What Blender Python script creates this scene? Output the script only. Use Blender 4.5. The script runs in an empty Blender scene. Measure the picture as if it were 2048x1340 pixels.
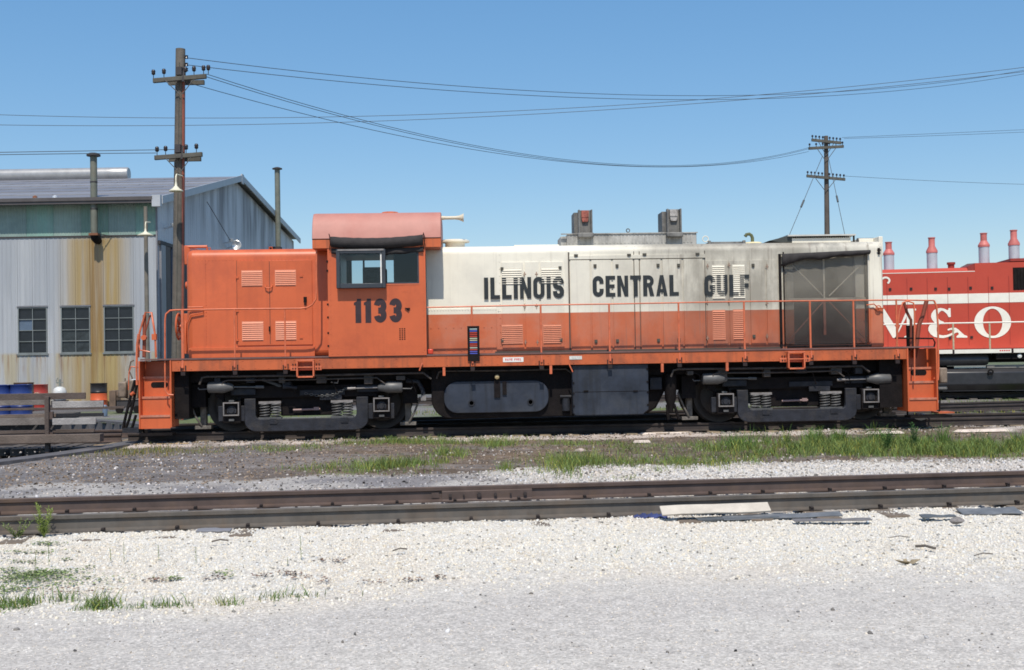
import bpy, math, random
import numpy as np
from mathutils import Vector, Matrix
random.seed(7); rng = np.random.default_rng(11)
scene = bpy.context.scene
COL = scene.collection
R = math.radians
# ---------------------------------------------------------------- camera
F_PX, EYE, YAW, ROLL = 2400.0, 1.40, R(2.5), 0.0165
PITCH = math.atan(42.0 / F_PX)
FW = Vector((math.sin(YAW)*math.cos(PITCH), math.cos(YAW)*math.cos(PITCH), math.sin(PITCH)))
_r0 = Vector((math.cos(YAW), -math.sin(YAW), 0)); _u0 = _r0.cross(FW)
RT = _r0*math.cos(ROLL) - _u0*math.sin(ROLL); UP = RT.cross(FW)
CAM = Vector((0, 0, EYE))
cd = bpy.data.cameras.new('camera'); cam = bpy.data.objects.new('camera', cd); COL.objects.link(cam)
cd.sensor_width = 36.0; cd.lens = F_PX/2048*36.0; cd.clip_start = 0.1; cd.clip_end = 8000
m = Matrix((RT, UP, -FW)).transposed().to_4x4(); m.translation = CAM; cam.matrix_world = m
scene.camera = cam
# ---------------------------------------------------------------- world, sun, exposure
SUN_EL, SUN_AZ = R(58), R(183)      # azimuth measured clockwise from +Y (the sun stands behind the camera)
w = bpy.data.worlds.new('World'); scene.world = w; w.use_nodes = True
nt = w.node_tree; nt.nodes.clear()
sky = nt.nodes.new('ShaderNodeTexSky'); sky.sky_type = 'NISHITA'; sky.sun_disc = False
sky.sun_elevation = SUN_EL; sky.sun_rotation = SUN_AZ; sky.altitude = 0; sky.air_density = 1.0; sky.dust_density = 0.5; sky.ozone_density = 4.5
bg = nt.nodes.new('ShaderNodeBackground'); bg.inputs[1].default_value = 0.12
wo = nt.nodes.new('ShaderNodeOutputWorld'); hs_ = nt.nodes.new('ShaderNodeHueSaturation'); hs_.inputs['Saturation'].default_value = 1.55; hs_.inputs['Hue'].default_value = .502; gm_ = nt.nodes.new('ShaderNodeGamma'); gm_.inputs[1].default_value = .6
nt.links.new(sky.outputs[0], gm_.inputs[0]); nt.links.new(gm_.outputs[0], hs_.inputs['Color']); hs_.inputs['Value'].default_value = 1.95; nt.links.new(hs_.outputs[0], bg.inputs[0]); nt.links.new(bg.outputs[0], wo.inputs[0])
sl = bpy.data.lights.new('sun', 'SUN'); sl.energy = 3.9; sl.angle = R(0.5); sl.color = (1.0, 0.93, 0.82)
sun = bpy.data.objects.new('sun', sl); COL.objects.link(sun)
sd = Vector((math.sin(SUN_AZ)*math.cos(SUN_EL), math.cos(SUN_AZ)*math.cos(SUN_EL), math.sin(SUN_EL)))
sun.rotation_euler = sd.to_track_quat('Z', 'Y').to_euler(); sun.location = (0, -5, 30)
vs = scene.view_settings; vs.view_transform = 'Standard'; vs.look = 'None'; vs.gamma = 1; vs.use_curve_mapping = False; vs.exposure = 0.18
scene.cycles.max_bounces = 8; scene.cycles.filter_width = 1.7; scene.cycles.transparent_max_bounces = 12

# ---------------------------------------------------------------- measuring: a sight line met with a real plane
def ray(px, py): return FW*F_PX + RT*(px-1024) - UP*(py-670)
def ground(px, py, z=0.0):
    d = ray(px, py); t = (z-CAM.z)/d.z; return CAM + d*t
def pt(root, px, py, y):            # (x, z) in the frame of a thing, on its own plane y
    mi = Matrix.Rotation(-root.rotation_euler.z, 4, 'Z') @ Matrix.Translation(-root.location)
    o = mi @ CAM; d = mi.to_3x3() @ ray(px, py); t = (y-o.y)/d.y; p = o + d*t
    return p.x, p.z
def at_depth(px, py, Z):            # world point at forward distance Z
    d = ray(px, py); h = Vector((math.sin(YAW), math.cos(YAW), 0)); return CAM + d*(Z/d.dot(h))

# ---------------------------------------------------------------- materials
def nd(t, ty, **kw):
    n = t.nodes.new(ty)
    for k, v in kw.items(): setattr(n, k, v)
    return n
MATS = {}
def mat(name, col, rough=0.6, metal=0.0, var=0.12, scale=3.0, grime=None, gamt=0.0, streak=0.0, streak_col=(0.05,0.045,0.04), bump=0.0, bscale=40.0, spec=0.5, alpha=1.0, emit=None):
    if name in MATS: return MATS[name]
    mt = bpy.data.materials.new(name); mt.use_nodes = True; t = mt.node_tree
    b = t.nodes['Principled BSDF']; b.inputs['Roughness'].default_value = rough; b.inputs['Metallic'].default_value = metal
    b.inputs['Specular IOR Level'].default_value = spec
    tc = nd(t, 'ShaderNodeTexCoord'); L = t.links.new
    c = nd(t, 'ShaderNodeRGB'); c.outputs[0].default_value = (*col, 1); cur = c.outputs[0]
    n1 = nd(t, 'ShaderNodeTexNoise'); n1.inputs['Scale'].default_value = scale; n1.inputs['Detail'].default_value = 6; n1.inputs['Roughness'].default_value = .65
    L(tc.outputs['Object'], n1.inputs['Vector'])
    mr = nd(t, 'ShaderNodeMapRange'); mr.inputs[1].default_value = .3; mr.inputs[2].default_value = .7
    mr.inputs[3].default_value = 1-var; mr.inputs[4].default_value = 1+var; L(n1.outputs['Fac'], mr.inputs[0])
    mx = nd(t, 'ShaderNodeMixRGB', blend_type='MULTIPLY'); mx.inputs[0].default_value = 1
    L(cur, mx.inputs[1]); L(mr.outputs[0], mx.inputs[2]); cur = mx.outputs[0]
    if gamt > 0:
        n2 = nd(t, 'ShaderNodeTexNoise'); n2.inputs['Scale'].default_value = scale*.7; n2.inputs['Detail'].default_value = 8; n2.inputs['Roughness'].default_value = .7
        mp = nd(t, 'ShaderNodeMapping'); mp.inputs[1].default_value = (7, 3, 5); L(tc.outputs['Object'], mp.inputs[0]); L(mp.outputs[0], n2.inputs['Vector'])
        r2 = nd(t, 'ShaderNodeMapRange'); r2.inputs[1].default_value = .48; r2.inputs[2].default_value = .72; r2.inputs[3].default_value = 0; r2.inputs[4].default_value = gamt
        L(n2.outputs['Fac'], r2.inputs[0])
        m2 = nd(t, 'ShaderNodeMixRGB'); L(r2.outputs[0], m2.inputs[0]); L(cur, m2.inputs[1]); m2.inputs[2].default_value = (*(grime or (.05,.04,.035)), 1); cur = m2.outputs[0]
    if streak > 0:
        n3 = nd(t, 'ShaderNodeTexNoise'); n3.inputs['Scale'].default_value = 1; n3.inputs['Detail'].default_value = 4
        mp = nd(t, 'ShaderNodeMapping'); mp.inputs[3].default_value = (9, 9, .5); L(tc.outputs['Object'], mp.inputs[0]); L(mp.outputs[0], n3.inputs['Vector'])
        r3 = nd(t, 'ShaderNodeMapRange'); r3.inputs[1].default_value = .5; r3.inputs[2].default_value = .75; r3.inputs[3].default_value = 0; r3.inputs[4].default_value = streak
        L(n3.outputs['Fac'], r3.inputs[0])
        m3 = nd(t, 'ShaderNodeMixRGB'); L(r3.outputs[0], m3.inputs[0]); L(cur, m3.inputs[1]); m3.inputs[2].default_value = (*streak_col, 1); cur = m3.outputs[0]
    L(cur, b.inputs['Base Color'])
    if bump > 0:
        n4 = nd(t, 'ShaderNodeTexNoise'); n4.inputs['Scale'].default_value = bscale; n4.inputs['Detail'].default_value = 5; L(tc.outputs['Object'], n4.inputs['Vector'])
        bp = nd(t, 'ShaderNodeBump'); bp.inputs['Strength'].default_value = bump; bp.inputs['Distance'].default_value = .02
        L(n4.outputs['Fac'], bp.inputs['Height']); L(bp.outputs[0], b.inputs['Normal'])
    if alpha < 1: b.inputs['Alpha'].default_value = alpha
    MATS[name] = mt; return mt

# ---------------------------------------------------------------- mesh builder
class MB:
    def __init__(s): s.v = []; s.f = []
    def add(s, vs_, fs):
        o = len(s.v); s.v += [tuple(v) for v in vs_]; s.f += [tuple(i+o for i in f) for f in fs]; return s
    def box(s, x0, x1, y0, y1, z0, z1):
        v = [(x0,y0,z0),(x1,y0,z0),(x1,y1,z0),(x0,y1,z0),(x0,y0,z1),(x1,y0,z1),(x1,y1,z1),(x0,y1,z1)]
        return s.add(v, [(0,3,2,1),(4,5,6,7),(0,1,5,4),(1,2,6,5),(2,3,7,6),(3,0,4,7)])
    def prism(s, poly, y0, y1):      # poly: (x,z) points extruded along y
        n = len(poly); v = [(x,y0,z) for x,z in poly] + [(x,y1,z) for x,z in poly]
        a = sum(poly[i][0]*poly[(i+1)%n][1]-poly[(i+1)%n][0]*poly[i][1] for i in range(n))
        f = [tuple(range(n)), tuple(range(2*n-1, n-1, -1))] + [(i, i+n, (i+1)%n+n, (i+1)%n) for i in range(n)]
        if a < 0: f = [tuple(reversed(q)) for q in f]
        return s.add(v, f)
    def prismx(s, poly, x0, x1):     # poly: (y,z) points extruded along x
        n = len(poly); v = [(x0,y,z) for y,z in poly] + [(x1,y,z) for y,z in poly]
        a = sum(poly[i][0]*poly[(i+1)%n][1]-poly[(i+1)%n][0]*poly[i][1] for i in range(n))
        f = [tuple(range(n-1,-1,-1)), tuple(range(n, 2*n))] + [(i, (i+1)%n, (i+1)%n+n, i+n) for i in range(n)]
        if a < 0: f = [tuple(reversed(q)) for q in f]
        return s.add(v, f)
    def cone(s, p0, p1, r0, r1=None, n=12, cap=True):
        r1 = r0 if r1 is None else r1; p0 = Vector(p0); p1 = Vector(p1); d = (p1-p0).normalized()
        a = d.orthogonal().normalized(); b = d.cross(a)
        v = [p0+(a*math.cos(2*math.pi*i/n)+b*math.sin(2*math.pi*i/n))*r0 for i in range(n)] + [p1+(a*math.cos(2*math.pi*i/n)+b*math.sin(2*math.pi*i/n))*r1 for i in range(n)]
        f = [(i, (i+1)%n, (i+1)%n+n, i+n) for i in range(n)]
        if cap: f += [tuple(range(n-1,-1,-1)), tuple(range(n, 2*n))]
        return s.add(v, f)
    def tube(s, pts, r, n=8):
        pts = [Vector(p) for p in pts]; vs_ = []; N = len(pts); up = None
        for i, p in enumerate(pts):
            d = (pts[min(i+1,N-1)]-pts[max(i-1,0)]).normalized()
            a = d.orthogonal().normalized() if up is None else (up - d*up.dot(d)).normalized(); up = a; b = d.cross(a)
            vs_ += [p+(a*math.cos(2*math.pi*k/n)+b*math.sin(2*math.pi*k/n))*r for k in range(n)]
        f = [(i*n+k, i*n+(k+1)%n, (i+1)*n+(k+1)%n, (i+1)*n+k) for i in range(N-1) for k in range(n)]
        f += [tuple(range(n-1,-1,-1)), tuple(range((N-1)*n, N*n))]
        return s.add(vs_, f)
    def lathe(s, prof, c=(0,0,0), n=20, axis='z'):   # prof: (r, h)
        vs_ = []
        for r, h in prof:
            for k in range(n):
                a = 2*math.pi*k/n; x, y = r*math.cos(a), r*math.sin(a)
                vs_.append({'z': (c[0]+x, c[1]+y, c[2]+h), 'x': (c[0]+h, c[1]+x, c[2]+y), 'y': (c[0]+x, c[1]-h, c[2]+y)}[axis])
        f = [(i*n+k, i*n+(k+1)%n, (i+1)*n+(k+1)%n, (i+1)*n+k) for i in range(len(prof)-1) for k in range(n)]
        return s.add(vs_, f)
    def build(s, name, mt, parent=None, label=None, bevel=0, smooth=35, kind=None, loc=None):
        me = bpy.data.meshes.new(name); me.from_pydata(s.v, [], s.f); me.materials.append(mt); me.update()
        if smooth:
            me.polygons.foreach_set('use_smooth', [True]*len(me.polygons)); me.set_sharp_from_angle(angle=R(smooth))
        o = bpy.data.objects.new(name, me); COL.objects.link(o)
        if parent: o.parent = parent
        if loc: o.location = loc
        if label: o['label'] = label
        if kind: o['kind'] = kind
        if bevel:
            bm_ = o.modifiers.new('bevel', 'BEVEL'); bm_.width = bevel; bm_.segments = 2; bm_.limit_method = 'ANGLE'; bm_.angle_limit = R(40)
        return o
def inst(src, parent, loc, name=None, rot=None, scale=None):
    o = src.copy(); COL.objects.link(o); o.parent = parent; o.location = loc
    if name: o.name = name
    if rot: o.rotation_euler = rot
    if scale: o.scale = scale
    return o
def thing(name, label, cat, loc=(0,0,0), rotz=0, group=None):
    o = bpy.data.objects.new(name, None); COL.objects.link(o); o.location = loc; o.rotation_euler = (0,0,rotz)
    o.empty_display_size = .2
    o['label'] = label; o['category'] = cat
    if group: o['group'] = group
    return o
def tag(o, label, cat, group=None):
    o['label'] = label; o['category'] = cat
    if group: o['group'] = group
    return o
def copy_tree(o, parent=None, **kw):
    c = o.copy(); COL.objects.link(c); c.parent = parent
    for k, v in kw.items(): c[k] = v
    for ch in list(o.children): copy_tree(ch, c)
    return c
def arc(cx, cy, rx, ry, a0, a1, n=8):
    return [(cx+rx*math.cos(R(a0+(a1-a0)*i/n)), cy+ry*math.sin(R(a0+(a1-a0)*i/n))) for i in range(n+1)]
def rrect(x0, z0, x1, z1, r, n=5):
    return arc(x1-r,z1-r,r,r,0,90,n)+arc(x0+r,z1-r,r,r,90,180,n)+arc(x0+r,z0+r,r,r,180,270,n)+arc(x1-r,z0+r,r,r,270,360,n)

# ---------------------------------------------------------------- painted lettering (flat print)
def stroke(path, t):
    n = len(path); lo, ro = [], []
    tt = t if isinstance(t, (list, tuple)) else [t]*n
    for i, (x, y) in enumerate(path):
        ax, ay = path[max(i-1,0)]; bx, by = path[min(i+1,n-1)]
        d = math.hypot(bx-ax, by-ay) or 1; nx, ny = -(by-ay)/d, (bx-ax)/d
        lo.append((x+nx*tt[i]/2, y+ny*tt[i]/2)); ro.append((x-nx*tt[i]/2, y-ny*tt[i]/2))
    return ('strip', lo, ro)
def glyph(c, w=.56, t=.21):
    h = t/2; a = w/2-h
    if c == 'I': return t, [[(0,0),(t,0),(t,1),(0,1)]]
    if c == 'L': return w*.85, [[(0,0),(w*.85,0),(w*.85,t*.85),(t,t*.85),(t,1),(0,1)]]
    if c == 'N': return w, [[(0,0),(t*.9,0),(t*.9,.55),(w-t*.9,0),(w,0),(w,1),(w-t*.9,1),(w-t*.9,.45),(t*.9,1),(0,1)]]
    if c == 'E': return w*.88, [[(0,0),(w*.88,0),(w*.88,t*.85),(t,t*.85),(t,.5-t*.4),(w*.82,.5-t*.4),(w*.82,.5+t*.4),(t,.5+t*.4),(t,1-t*.85),(w*.88,1-t*.85),(w*.88,1),(0,1)]]
    if c == 'F': return w*.86, [[(0,0),(t,0),(t,.5-t*.5),(w*.8,.5-t*.5),(w*.8,.5+t*.4),(t,.5+t*.4),(t,1-t*.85),(w*.86,1-t*.85),(w*.86,1),(0,1)]]
    if c == 'T': return w, [[(w/2-h,0),(w/2+h,0),(w/2+h,1-t*.85),(w,1-t*.85),(w,1),(0,1),(0,1-t*.85),(w/2-h,1-t*.85)]]
    if c == 'O': return w, [('ring', rrect(0,0,w,1,w*.46,6), rrect(t*.95,t*.85,w-t*.95,1-t*.85,(w-2*t*.95)*.48,6))]
    if c == 'C': return w, [stroke([(w-h,.62)]+arc(w/2,1-h-a,a,a,0,180,10)+arc(w/2,h+a,a,a,180,360,10)+[(w-h,.38)], t)]
    if c == 'G': return w, [stroke([(w-h,.66)]+arc(w/2,1-h-a,a,a,0,180,10)+arc(w/2,h+a,a,a,180,360,10)+[(w-h,.5)], t), [(w*.5,.36),(w-h,.36),(w-h,.52),(w*.5,.52)]]
    if c == 'U': return w, [stroke([(h,1)]+arc(w/2,h+a,a,a,180,360,12)+[(w-h,1)], t)]
    if c == 'S':
        ry = (1-h-.5)/2
        return w, [stroke(arc(w/2,1-h-ry,a,ry,-8,270,14)[:-1]+[(w/2,.5)]+arc(w/2,h+ry,a,ry,90,-188,14)[1:], t)]
    if c == 'R': return w, [[(0,0),(t,0),(t,1),(0,1)], stroke([(t*.9,1-h*.9),(w*.5,1-h*.9)]+arc(w*.5,.72,a,.28-h*.9,90,-90,10)+[(t*.9,.44+h*.9)], t*.88), [(w*.45,.46),(w*.62,0),(w,0),(w*.78,.5)]]
    if c == 'A': return w*1.04, [[(0,0),(t*.9,0),(w*.6,1),(w*.36,1)], [(w*1.04,0),(w*1.04-t*.9,0),(w*.44,1),(w*.68,1)], [(t*.8,.18),(w*1.04-t*.8,.18),(w*1.04-t,.33),(t,.33)]]
    if c == 'V': return w, [[(w*.36,0),(w*.62,0),(t*.95,1),(0,1)], [(w*.38,0),(w*.64,0),(w,1),(w-t*.95,1)]]
    if c == '1': return t*1.25, [[(t*.25,0),(t*1.25,0),(t*1.25,1),(t*.55,1),(t*.5,.9),(0,.84),(0,.73),(t*.25,.73)]]
    if c == '3':
        ry = (1-h-.5)/2
        return w, [stroke(arc(w/2,1-h-ry,a,ry,172,-90,14)+[(w*.34,.5)], t), stroke([(w*.34,.5)]+arc(w/2,h+ry,a,ry,90,-172,14), t)]
    return w*.6, []
def lettering(text, x0, z0, x1, hgt, y, name, mt, parent, w=.56, t=.21, gap=.1, label=None, wide=None):
    tot = sum(glyph(c, w, t)[0] for c in text) + gap*(len(text)-1); s = (x1-x0)/(tot)
    mb = MB(); cx = 0; k = 0
    for c in text:
        gw, ps = glyph(c, w, t)
        for p in ps:
            yy = y - .0004*(k % 4); k += 1
            if isinstance(p, tuple):
                A, B = p[1], p[2]; n = len(A); P_ = [(x0+(cx+q[0])*s, yy, z0+q[1]*hgt) for q in list(A)+list(B)]
                if p[0] == 'strip': mb.add(P_, [(i+n, i+1+n, i+1, i) for i in range(n-1)])
                else: mb.add(P_, [(i, i+n, (i+1)%n+n, (i+1)%n) for i in range(n)])
            else: mb.add([(x0+(cx+q[0])*s, yy, z0+q[1]*hgt) for q in p], [tuple(range(len(p)))])
        cx += gw+gap
    return mb.build(name, mt, parent, smooth=0, label=label)
# ================================================================ THE GROUND
def vnoise(x, y, sc, seed):
    g = np.random.default_rng(seed).random((256, 256)); u = x/sc; v = y/sc
    i = np.floor(u).astype(int); j = np.floor(v).astype(int); fu = u-i; fv = v-j; fu = fu*fu*(3-2*fu); fv = fv*fv*(3-2*fv)
    a = g[i % 256, j % 256]; b = g[(i+1) % 256, j % 256]; c = g[i % 256, (j+1) % 256]; d = g[(i+1) % 256, (j+1) % 256]
    return (a*(1-fu)+b*fu)*(1-fv)+(c*(1-fu)+d*fu)*fv
def fbm(x, y, sc, seed, o=4): return sum(vnoise(x, y, sc/2**k, seed+k)/2**(k+1) for k in range(o))/(1-.5**o)
def ss(a, b, t):
    t = np.clip((t-a)/(b-a), 0, 1); return t*t*(3-2*t)
PITC, PITR = (-18.6, 24.72), 12.0
TN = math.tan(R(3.34))                       # heading of the near track
def near_front(x): return 11.508 + x*TN      # front of its near rail
_e = [ground(px, py, -.2) for px, py in ((-300,1238),(0,1235),(500,1212),(900,1165),(1300,1142),(2048,1146),(2400,1146))]
ex_, ey_ = [p.x for p in _e], [p.y for p in _e]
_s = [ground(px, py, -.2) for px, py in ((-400,985),(0,975),(500,965),(650,950),(1000,941),(1500,926),(2048,919),(2500,915))]
sx_, sy_ = [p.x for p in _s], [p.y for p in _s]
def height(x, y):
    h = -.205 + .055*(fbm(x, y, 1.4, 3)-.5) + .016*(fbm(x, y, .22, 9)-.5)
    road = 1-ss(-.25, .25, y-np.interp(x, ex_, ey_)); h = h*(1-road) + (-.225+.008*(fbm(x,y,2.0,5)-.5))*road
    nf = y-near_front(x); h += .035*ss(-.9, -.25, nf)*(1-ss(-.12, .02, nf))*(.4+1.1*fbm(x,y,.5,31))
    h += .055*ss(22.7, 23.1, y)*(1-ss(23.45, 23.9, y))*(fbm(x, y, .7, 41)*1.6-.35)
    h += .05*ss(15, 18, y)*(1-ss(20, 22.5, y))*(fbm(x, y, 2.5, 44)-.4)
    return h
def lin(a, b, s): return list(np.arange(a, b, s))
def grow(s, e, st): 
    o = [s]; d = st
    while abs(o[-1]) < abs(e): o.append(o[-1]+d); d *= 1.35
    return o
gx_ = sorted(set(np.round(grow(-14, -2500, -.3)[1:] + lin(-14, 24, .1) + grow(24, 2500, .3), 4)))
gy_ = sorted(set(np.round(grow(3.5, -60, -.5)[1:] + lin(3.5, 14, .07) + lin(14, 30, .1) + lin(30, 46, .4) + grow(46, 5000, .5), 4)))
GX, GY = np.meshgrid(np.array(gx_), np.array(gy_)); nx_, ny_ = len(gx_), len(gy_)
near_m = (np.abs(GX-5) < 60) & (GY < 100)
GZ = np.where(near_m, height(GX, GY), -.2)
X_, Y_ = GX.ravel(), GY.ravel()
def mixc(c, f, d): return c*(1-f[:, None]) + np.array(d)[None, :]*f[:, None]
n1, n2, n3 = fbm(X_, Y_, 3.0, 51), fbm(X_, Y_, .8, 61), fbm(X_, Y_, .25, 71, 3)
colr = np.tile(np.array([.625,.585,.52]), (len(X_), 1))                                     # pale limestone gravel
colr = mixc(colr, ss(.52,.68,n2)*.5, (.60,.52,.42)) ; colr = mixc(colr, ss(.58,.72,n1)*.35, (.42,.36,.34))
road = 1-ss(-.6, .9, Y_-np.interp(X_, ex_, ey_)+(n2-.5)*1.2); colr = mixc(colr, road, (.53,.495,.45)); rt = fbm(X_*.25, Y_*1.3+X_*.12, .55, 211); colr = mixc(colr, road*ss(.50,.66,rt)*.30, (.44,.41,.385)); colr = mixc(colr, road*ss(.55,.72,fbm(X_,Y_,.9,221))*.4, (.60,.57,.52))
strip = ss(-.35, .35, Y_-np.interp(X_, sx_, sy_)+(n2-.5)*1.6)                              # beyond the gravel strip: dirt
cind = np.array([.165,.155,.155]); brn = np.array([.165,.122,.085])
d_ = mixc(np.tile(cind, (len(X_),1)), ss(-4.5, -.5, X_+(n1-.5)*5), brn)
d_ = mixc(d_, ss(.46,.62,fbm(X_,Y_,1.6,81))*ss(14,17,Y_)*(1-ss(22.8,24,Y_))*ss(-6,0,X_)*.6, (.085,.065,.05))
d_ = mixc(d_, ss(.50,.68,fbm(X_*.4,Y_,.8,91))*(1-ss(20,23,Y_))*.55, (.25,.235,.23))
d_ = mixc(d_, ss(.45,.7,n3)*.5, (.08,.07,.065)); d_ = mixc(d_, ss(.52,.75,fbm(X_,Y_,.18,77,2))*.45, (.26,.23,.21))
d_ = mixc(d_, ss(22.5,22.9,Y_)*(1-ss(23.5,23.8,Y_))*ss(.34,.50,fbm(X_,Y_*1.5,1.4,101)), (.52,.45,.40))
far = ss(25.5, 27, Y_); d_ = mixc(d_, far, (.20,.19,.18)); d_ = mixc(d_, far*ss(.42,.58,n1)*.9, (.12,.15,.06)); d_ = mixc(d_, far*ss(39,41,Y_)*(1-ss(46,60,Y_)), (.12,.115,.12))
d_ = mixc(d_, ss(70,200,Y_), (.10,.13,.06))
colr = np.where((strip > .001)[:, None], colr*(1-strip[:, None])+d_*strip[:, None], colr)
lf = (1-ss(-1.0, 2.2, X_+(n1-.5)*2.5))*ss(13.0, 13.4, Y_-X_*TN)*(1-strip); colr = mixc(colr, lf*(.55+.4*ss(.35,.6,n2)), (.20,.19,.195))
intr = ss(11.45,11.52,Y_-X_*TN)*(1-ss(13.1,13.2,Y_-X_*TN)); colr = mixc(colr, intr*.6, (.22,.19,.17))
inside = (X_-PITC[0])**2+(Y_-PITC[1])**2 < (PITR+.15)**2
idx = np.arange(nx_*ny_).reshape(ny_, nx_)
q = np.stack([idx[:-1,:-1], idx[:-1,1:], idx[1:,1:], idx[1:,:-1]], -1).reshape(-1, 4); q = q[~inside[q].all(1)]
me = bpy.data.meshes.new('ground'); me.vertices.add(nx_*ny_); me.vertices.foreach_set('co', np.stack([X_, Y_, GZ.ravel()], -1).astype(np.float32).ravel())
me.loops.add(q.size); me.loops.foreach_set('vertex_index', q.ravel().astype(np.int32)); me.polygons.add(len(q)); me.polygons.foreach_set('loop_start', np.arange(0, q.size, 4, dtype=np.int32))
me.update(calc_edges=True); at_ = me.color_attributes.new('soil', 'FLOAT_COLOR', 'POINT'); at_.data.foreach_set('color', np.concatenate([colr, np.ones((len(X_),1))], 1).astype(np.float32).ravel())
me.polygons.foreach_set('use_smooth', [True]*len(q))
def soil_mat():
    mt = bpy.data.materials.new('soil_and_gravel'); mt.use_nodes = True; t = mt.node_tree; L = t.links.new; b = t.nodes['Principled BSDF']; b.inputs['Roughness'].default_value = .9; b.inputs['Specular IOR Level'].default_value = .15
    a = nd(t,'ShaderNodeAttribute'); a.attribute_name = 'soil'; tc = nd(t,'ShaderNodeTexCoord')
    def no(ty, sc, det=5):
        n_ = nd(t, ty); n_.inputs['Scale'].default_value = sc
        if ty == 'ShaderNodeTexNoise': n_.inputs['Detail'].default_value = det; n_.inputs['Roughness'].default_value = .7
        L(tc.outputs['Object'], n_.inputs['Vector']); return n_
    n1_, n2_, v = no('ShaderNodeTexNoise', 9), no('ShaderNodeTexNoise', 45, 6), no('ShaderNodeTexVoronoi', 55)
    def mr(s_, a_, b_, c, d):
        n_ = nd(t,'ShaderNodeMapRange')
        for i, vv in zip((1,2,3,4),(a_,b_,c,d)): n_.inputs[i].default_value = vv
        L(s_, n_.inputs[0]); return n_.outputs[0]
    cur = a.outputs['Color']
    for s_ in (mr(n1_.outputs['Fac'],.3,.7,.82,1.15), mr(n2_.outputs['Fac'],.3,.7,.6,1.35), mr(v.outputs['Color'],0,1,.8,1.18)):
        m_ = nd(t,'ShaderNodeMixRGB', blend_type='MULTIPLY'); m_.inputs[0].default_value = 1; L(cur, m_.inputs[1]); L(s_, m_.inputs[2]); cur = m_.outputs[0]
    L(cur, b.inputs['Base Color'])
    bp_ = nd(t,'ShaderNodeBump'); bp_.inputs['Strength'].default_value = .6; bp_.inputs['Distance'].default_value = .012; L(n2_.outputs['Fac'], bp_.inputs['Height']); L(bp_.outputs[0], b.inputs['Normal'])
    return mt
me.materials.append(soil_mat()); go = bpy.data.objects.new('ground', me); COL.objects.link(go); go['kind'] = 'structure'

# ================================================================ TRACKS
M_rust = mat('brown_rail_steel', (.105,.075,.065), .55, metal=.25, var=.25, scale=4, grime=(.17,.11,.07), gamt=.5)
M_rust3 = mat('dark_rusted_rail', (.045,.035,.033), .8, var=.3, scale=4, grime=(.09,.07,.05), gamt=.5)
M_rust2 = mat('grey_rail_steel', (.115,.102,.09), .65, metal=.1, var=.25, scale=4, grime=(.13,.09,.06), gamt=.6, streak=.3)
M_railhead = mat('dull_rail_head', (.15,.13,.14), .35, metal=.6, var=.2, scale=3)
M_tie = mat('creosoted_tie', (.11,.095,.085), .9, var=.35, scale=5, grime=(.05,.04,.035), gamt=.6, bump=.5)
M_tiey = mat('sunbleached_tie', (.26,.20,.13), .9, var=.35, scale=5, grime=(.07,.055,.04), gamt=.6, bump=.5)
def rail(root, yc, xa, xb, mt, H_=.163):
    p = [(-.070,-H_),(-.070,-H_+.014),(-.012,-H_+.030),(-.009,-.05),(-.033,-.040),(-.035,-.006),(-.028,0),(.028,0),(.035,-.006),(.033,-.040),(.009,-.05),(.012,-H_+.030),(.070,-H_+.014),(.070,-H_)]
    return MB().prismx([(yc+a, b) for a, b in p], xa, xb).build('rail', mt, root, smooth=30)
def track(name, lab, loc, rot, xa, xb, mt, sp, tx0, zt, mt_tie, spikes=True, wd=2.55):
    r_ = thing(name, lab, 'railway track', loc, rot)
    rails = [rail(r_, -.7525, xa, xb, mt[0]), rail(r_, .7525, xa, xb, mt[1])]
    tie = None; spk = None; k = 0; x = tx0
    while x > xa+.2: x -= sp
    while x < xb:
        jx = random.uniform(-.02,.02)
        if tie is None: tie = MB().box(-.11,.11,-wd/2,wd/2,-.17,.0).build('tie', mt_tie, r_, bevel=.012, loc=(x,0,zt))
        else: inst(tie, r_, (x+jx, random.uniform(-.04,.04), zt), rot=(0,0,random.uniform(-.02,.02)))
        if spikes and abs(x) < 14:
            for yy, s_ in ((-.7525,-1),(-.7525,1),(.7525,-1)):
                l_ = (x+jx+random.uniform(-.05,.05), yy+s_*.078, -.163+.012)
                if spk is None: spk = MB().box(-.018,.018,-.02,.02,-.05,.014).box(-.014,.014,-.03,.03,.014,.026).build('spike', mat('spike_iron', (.03,.022,.02), .7), r_, loc=l_)
                else: inst(spk, r_, l_)
        x += sp
    return r_, rails
ntk, nrails = track('railway_track', 'near railway track of brown rails crossing the picture in front', (0, 11.508+.035+.7525, 0), R(3.34), -11, 13, (M_rust2, M_rust), .685, -2.05, -.171, mat('half_buried_tie', (.16,.125,.095), .9, var=.4, scale=7, grime=(.3,.28,.25), gamt=.8, bump=.6))
# the joint bar on the far rail, with its bolts
fr_ = ntk
jx0, jz0 = pt(ntk, 884, 1003, .715); jx1 = pt(ntk, 1064, 990, .715)[0]
jb = MB().prismx([(.7525-.036,-.042),(.7525-.052,-.05),(.7525-.052,-.135),(.7525-.072,-.146),(.7525-.072,-.150),(.7525-.011,-.150),(.7525-.011,-.042)], jx0, jx1).build('joint_bar', M_rust, ntk, bevel=.004)
for f, r_ in ((.09,.022),(.24,.012),(.41,.026),(.59,.018),(.76,.01),(.92,.02)):
    x = jx0+(jx1-jx0)*f; MB().cone((x,.7525-.085,-.09),(x,.7525-.0525,-.09),r_,r_,6 if f > .3 else 4).build('bolt', M_brk0 if False else mat('bolt_iron', (.04,.03,.028), .6), jb)
MB().box(jx0-.11, jx0-.03, .7525-.02, .7525-.0121, -.12, -.06).build('rail_gauge_tag', M_rust, ntk)
for px, py in ((1395,1004),(845,1060)): pass
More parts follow.
